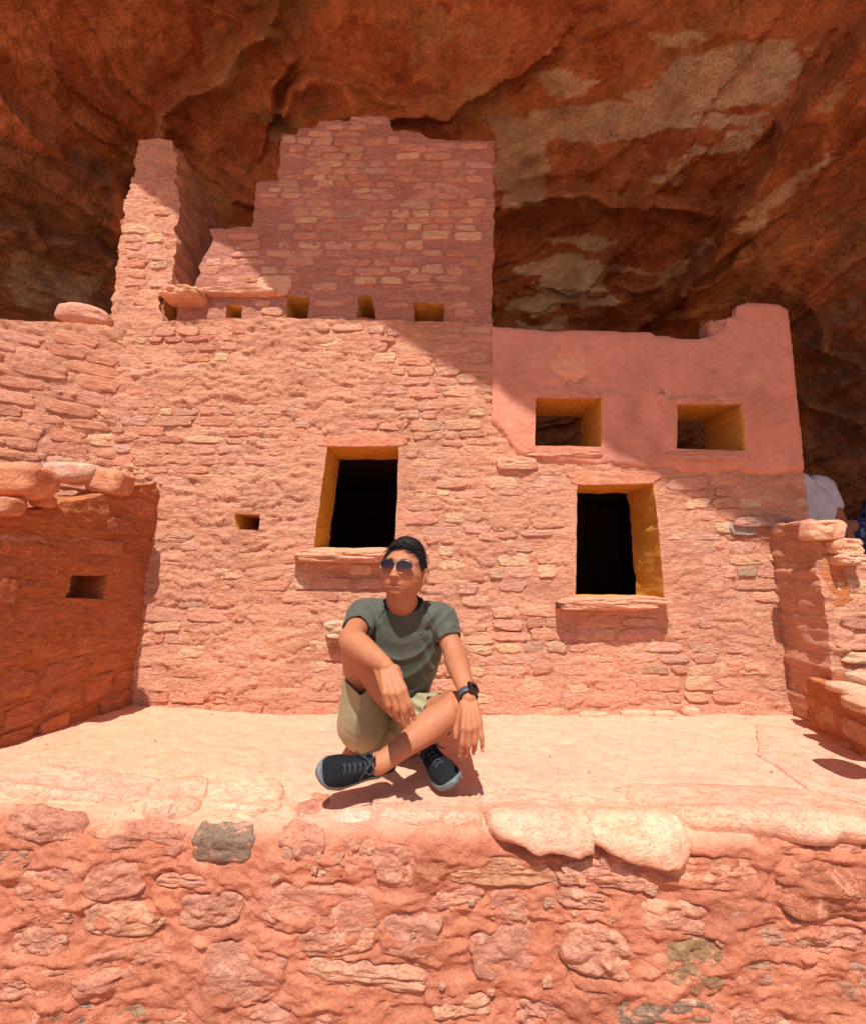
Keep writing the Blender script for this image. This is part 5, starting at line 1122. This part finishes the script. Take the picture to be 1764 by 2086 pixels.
# --- shoes
def shoe(name, heel, L, N, label, side):
    L = nrm(L); N = np.array(N, float); N = nrm(N - L * N.dot(L)); W_ = np.cross(L, N) * side
    def pt(a, w_, h): return heel + L * a + W_ * w_ + N * h
    LEN = .245; ts = np.linspace(0, 1, 26)
    hw = lambda t_: np.interp(t_, [0, .04, .12, .3, .5, .68, .85, .95, 1], [.012, .026, .034, .034, .038, .047, .043, .028, .008]); cv = lambda t_: np.interp(t_, [0, .3, .5, .75, 1], [0, 0, -.003, .002, .008])
    bot = lambda t_: np.interp(t_, [0, .1, .6, .85, 1], [.010, 0, 0, .006, .022]); th_ = lambda t_: np.interp(t_, [0, .2, .5, 1], [.034, .032, .027, .022])
    vs = []; prof = [(.80, 0), (1.0, .10), (1.08, .45), (1.02, .85), (.96, 1.0)]
    rows = []
    for t_ in ts:
        c_ = cv(t_); r_ = [pt(t_ * LEN, c_, bot(t_))]
        for k, h in prof: r_.append(pt(t_ * LEN, c_ + hw(t_) * k, bot(t_) + th_(t_) * h))
        r_.append(pt(t_ * LEN, c_, bot(t_) + th_(t_)))
        for k, h in reversed(prof): r_.append(pt(t_ * LEN, c_ - hw(t_) * k, bot(t_) + th_(t_) * h))
        rows.append(r_)
    m_ = len(rows[0]); V_ = np.array(rows).transpose(1, 0, 2).reshape(-1, 3); f_ = [tuple(q) for q in grid_faces(m_, len(ts), True)] + [tuple(i * len(ts) for i in range(m_)), tuple(i * len(ts) + len(ts) - 1 for i in range(m_))]
    top = lambda t_: np.interp(t_, [0, .03, .12, .22, .34, .45, .6, .78, .92, 1], [.075, .098, .098, .090, .098, .086, .068, .056, .042, .026])
    sh = Blob(); rows = []
    for t_ in np.linspace(.0, 1, 30):
        c_ = cv(t_); b0_ = bot(t_) + th_(t_) * .6; tp = top(t_); w_ = hw(t_) * .97; r_ = []
        for a in np.linspace(0, 2 * np.pi, 22, endpoint=False):
            ca, sa = math.cos(a), math.sin(a); ee = .75; r_.append(pt(t_ * (LEN - .006) + .003, c_ + w_ * (abs(ca) ** ee * (1 if ca > 0 else -1)) * (1 - .22 * max(sa, 0) ** 1.0 * (t_ < .75)), (b0_ + tp) / 2 + (tp - b0_) / 2 * abs(sa) ** .9 * (1 if sa > 0 else -1)))
        rows.append(r_)
    m_ = 22; U_ = np.array(rows).transpose(1, 0, 2).reshape(-1, 3); g_ = [tuple(q) for q in grid_faces(m_, 30, True)] + [tuple(i * 30 for i in range(m_)), tuple(i * 30 + 29 for i in range(m_))]
    up = mesh_obj(name, U_, g_, M['shoe'], man, True); up['label'] = label
    mesh_obj('sole', V_, f_, M['sole'], up, True)
    hgt = lambda t_, q_: top(t_) - .012 * (abs(q_) / .8) ** 2 + .0015
    for k, t_ in enumerate(np.linspace(.36, .66, 6)):                                # criss-cross laces
        for sg_ in (1, -1): wire('lace', [pt(t_ * LEN, cv(t_) + sg_ * hw(t_) * .55, hgt(t_, .8)), pt((t_ + .02) * LEN, cv(t_), hgt(t_ + .02, 0) + .002), pt((t_ + .045) * LEN, cv(t_) - sg_ * hw(t_) * .55, hgt(t_ + .045, .8))], .0022, M['lace'], up, 6)
    c0 = pt(.40 * LEN, 0, top(.4) + .004)
    for sg_, l1 in ((1, .032), (-1, .030)):
        wire('lace_bow', [c0, pt(.36 * LEN, sg_ * .016, top(.4) + .012), pt(.40 * LEN, sg_ * l1, top(.4) + .004), pt(.46 * LEN, sg_ * .020, top(.4) + .004), c0], .0022, M['lace'], up, 6)
        wire('lace_end', [c0, pt(.44 * LEN, sg_ * .014, top(.4) + .008), pt(.50 * LEN, sg_ * .03, top(.45) + .0), pt(.52 * LEN, sg_ * .045, top(.45) - .02)], .0020, M['lace'], up, 6)
    wire('lace_knot', [c0 - W_ * .006, c0 + N * .003, c0 + W_ * .006], .0045, M['lace'], up, 8)
    wire('ankle_cuff', [pt(.02 * LEN, .0, .098), pt(.10 * LEN, .027, .097), pt(.24 * LEN, .026, .093), pt(.34 * LEN, 0, .102), pt(.24 * LEN, -.026, .093), pt(.10 * LEN, -.027, .097)], .006, M['shoe'], up, 8, True)
    return up
shoe('shoe', heelL, LL, NL, 'black running shoe lying on its side, toe to the left', 1)
shoe('shoe', heelR, LR, NR, 'black running shoe under the crossed shin, toe towards the camera', -1)

# ------------------------------------------------------------------ two visitors beyond the right end of the dwelling
def visitor(name, label, pelv, chest, headc, elb, hnd, shirt_m, pants_m, loc, fl):
    e = empty(name, label, 'person', loc); vb = Blob(); up = nrm(chest - pelv); side = nrm(np.cross(up, (0, -1, 0)) + 1e-6)
    fr = frame_from((-.6, -.2, -.2), (-.2, 0, 1)); hs, hfc = head_surface(); vb.add(hs @ fr + headc, hfc); neck = chest + up * .16
    vb.limb([(neck - up * .06, .07), (neck, .055), (headc + (0, 0, -.05), .05)], (0, -1, 0)); vb.limb([(pelv, .15, .11), (pelv * .5 + chest * .5, .14, .105), (chest, .165, .115), (neck - up * .05, .12, .08)], (0, -1, 0), 28)
    for S_, E_, H_ in ((chest + up * .10 + side * .17, elb[0], hnd[0]), (chest + up * .10 - side * .17, elb[1], hnd[1])):
        vb.limb([(S_, .052), (S_ * .5 + E_ * .5, .045), (E_, .038), (E_ * .5 + H_ * .5, .036), (H_, .026)], (0, -1, .1)); d_ = nrm(H_ - E_); hand(vb, H_, d_, (side if S_ is None else (0.3, -1, .1)), (0, -.3, 1), ((15, 20, 10),) * 4)
    for sx_ in (-1, 1):
        h_ = pelv + side * .09 * sx_ + (0, 0, -.02); k_ = h_ + (0, -.03, -.42); a_ = np.array([k_[0], k_[1] + .05, fl + .09]); vb.limb([(h_, .085), (k_, .055), (k_ * .6 + a_ * .4, .052), (a_, .036)], (0, -1, 0)); vb.limb([(a_ + (0, .04, -.05), .035), (a_ + (0, -.16, -.06), .035, .025)], (0, 0, 1))
    V_, N_, F_ = vb.solid(.007, 3); mesh_obj('body', V_, F_, M['skin'], e, True, np.tile([.40, .17, .10], (len(V_), 1)))
    c = Blob(); c.limb([(pelv + up * -.04, .175, .14), (pelv * .5 + chest * .5, .165, .135), (chest, .190, .140), (neck - up * .05, .13, .10), (neck, .085), (neck * .55 + headc * .45, .078)], (0, -1, 0), 28)
    for S_, E_ in ((chest + up * .10 + side * .17, elb[0]), (chest + up * .10 - side * .17, elb[1])): c.limb([(chest + up * .08, .08), (S_, .070), (S_ * .62 + E_ * .38, .064)], (0, -1, 0))
    V_, N_, F_ = c.solid(.008, 6); V_ = V_ + N_ * (.008 * fbm(V_[:, 0] * 6, V_[:, 1] * 6, V_[:, 2] * 3, 3, 440) + .004 * np.sin(V_[:, 0] * 60 + 3 * V_[:, 2] * 8))[:, None]; mesh_obj('t_shirt', V_, F_, shirt_m, e, True)
    q = Blob(); q.limb([(pelv + up * .0, .165, .125), (pelv + (0, 0, -.10), .165, .125)], (0, -1, 0), 28)
    for sx_ in (-1, 1): h_ = pelv + side * .09 * sx_ + (0, 0, -.04); q.limb([(h_, .10), (h_ + (0, -.03, -.35), .085), (h_ + (0, -.02, -.42), .085)], (0, -1, 0))
    V_, N_, F_ = q.solid(.008, 5); mesh_obj('trousers', V_, F_, pants_m, e, True)
    hb = Blob(); hb.ball(headc + fr[2] * .02 - fr[1] * .012, (.084, .098, .105), fr); V_ = np.concatenate(hb.v); mesh_obj('hair', V_, hb.f, M['hair'], e, True)
A = lambda x, y, Y: P(x, y, Y)
visitor('person', 'visitor in a white t-shirt, face hidden, bending forward behind the right end of the wall', A(1700, 1170, 2.95), A(1640, 1030, 2.92), A(1520, 1030, 2.88), (A(1730, 1108, 2.75), A(1580, 1110, 3.0)), (A(1712, 1150, 2.68), A(1540, 1180, 2.9)), M['white_shirt'], M['navy'], tuple(P(1700, 1170, 2.95)[:2]) + (0,), 0.0)
visitor('person', 'visitor in a blotchy blue top, only partly inside the right picture edge', A(1785, 1240, 2.85), A(1785, 1110, 2.85), A(1800, 985, 2.8), (A(1738, 1150, 2.8), A(1890, 1130, 2.9)), (A(1745, 1200, 2.7), A(1890, 1220, 2.8)), M['pattern'], M['navy'], tuple(P(1785, 1240, 2.85)[:2]) + (0,), 0.0)
# ------------------------------------------------------------------ put every Empty at its thing's base
for o in list(scene.objects):
    if o.type == 'EMPTY' and o.name in EMPTY_LOC:
        loc = Vector(EMPTY_LOC[o.name]); o.location = loc; o['kind'] = 'thing'
        for ch in o.children: ch.matrix_parent_inverse = Matrix.Translation(-loc)
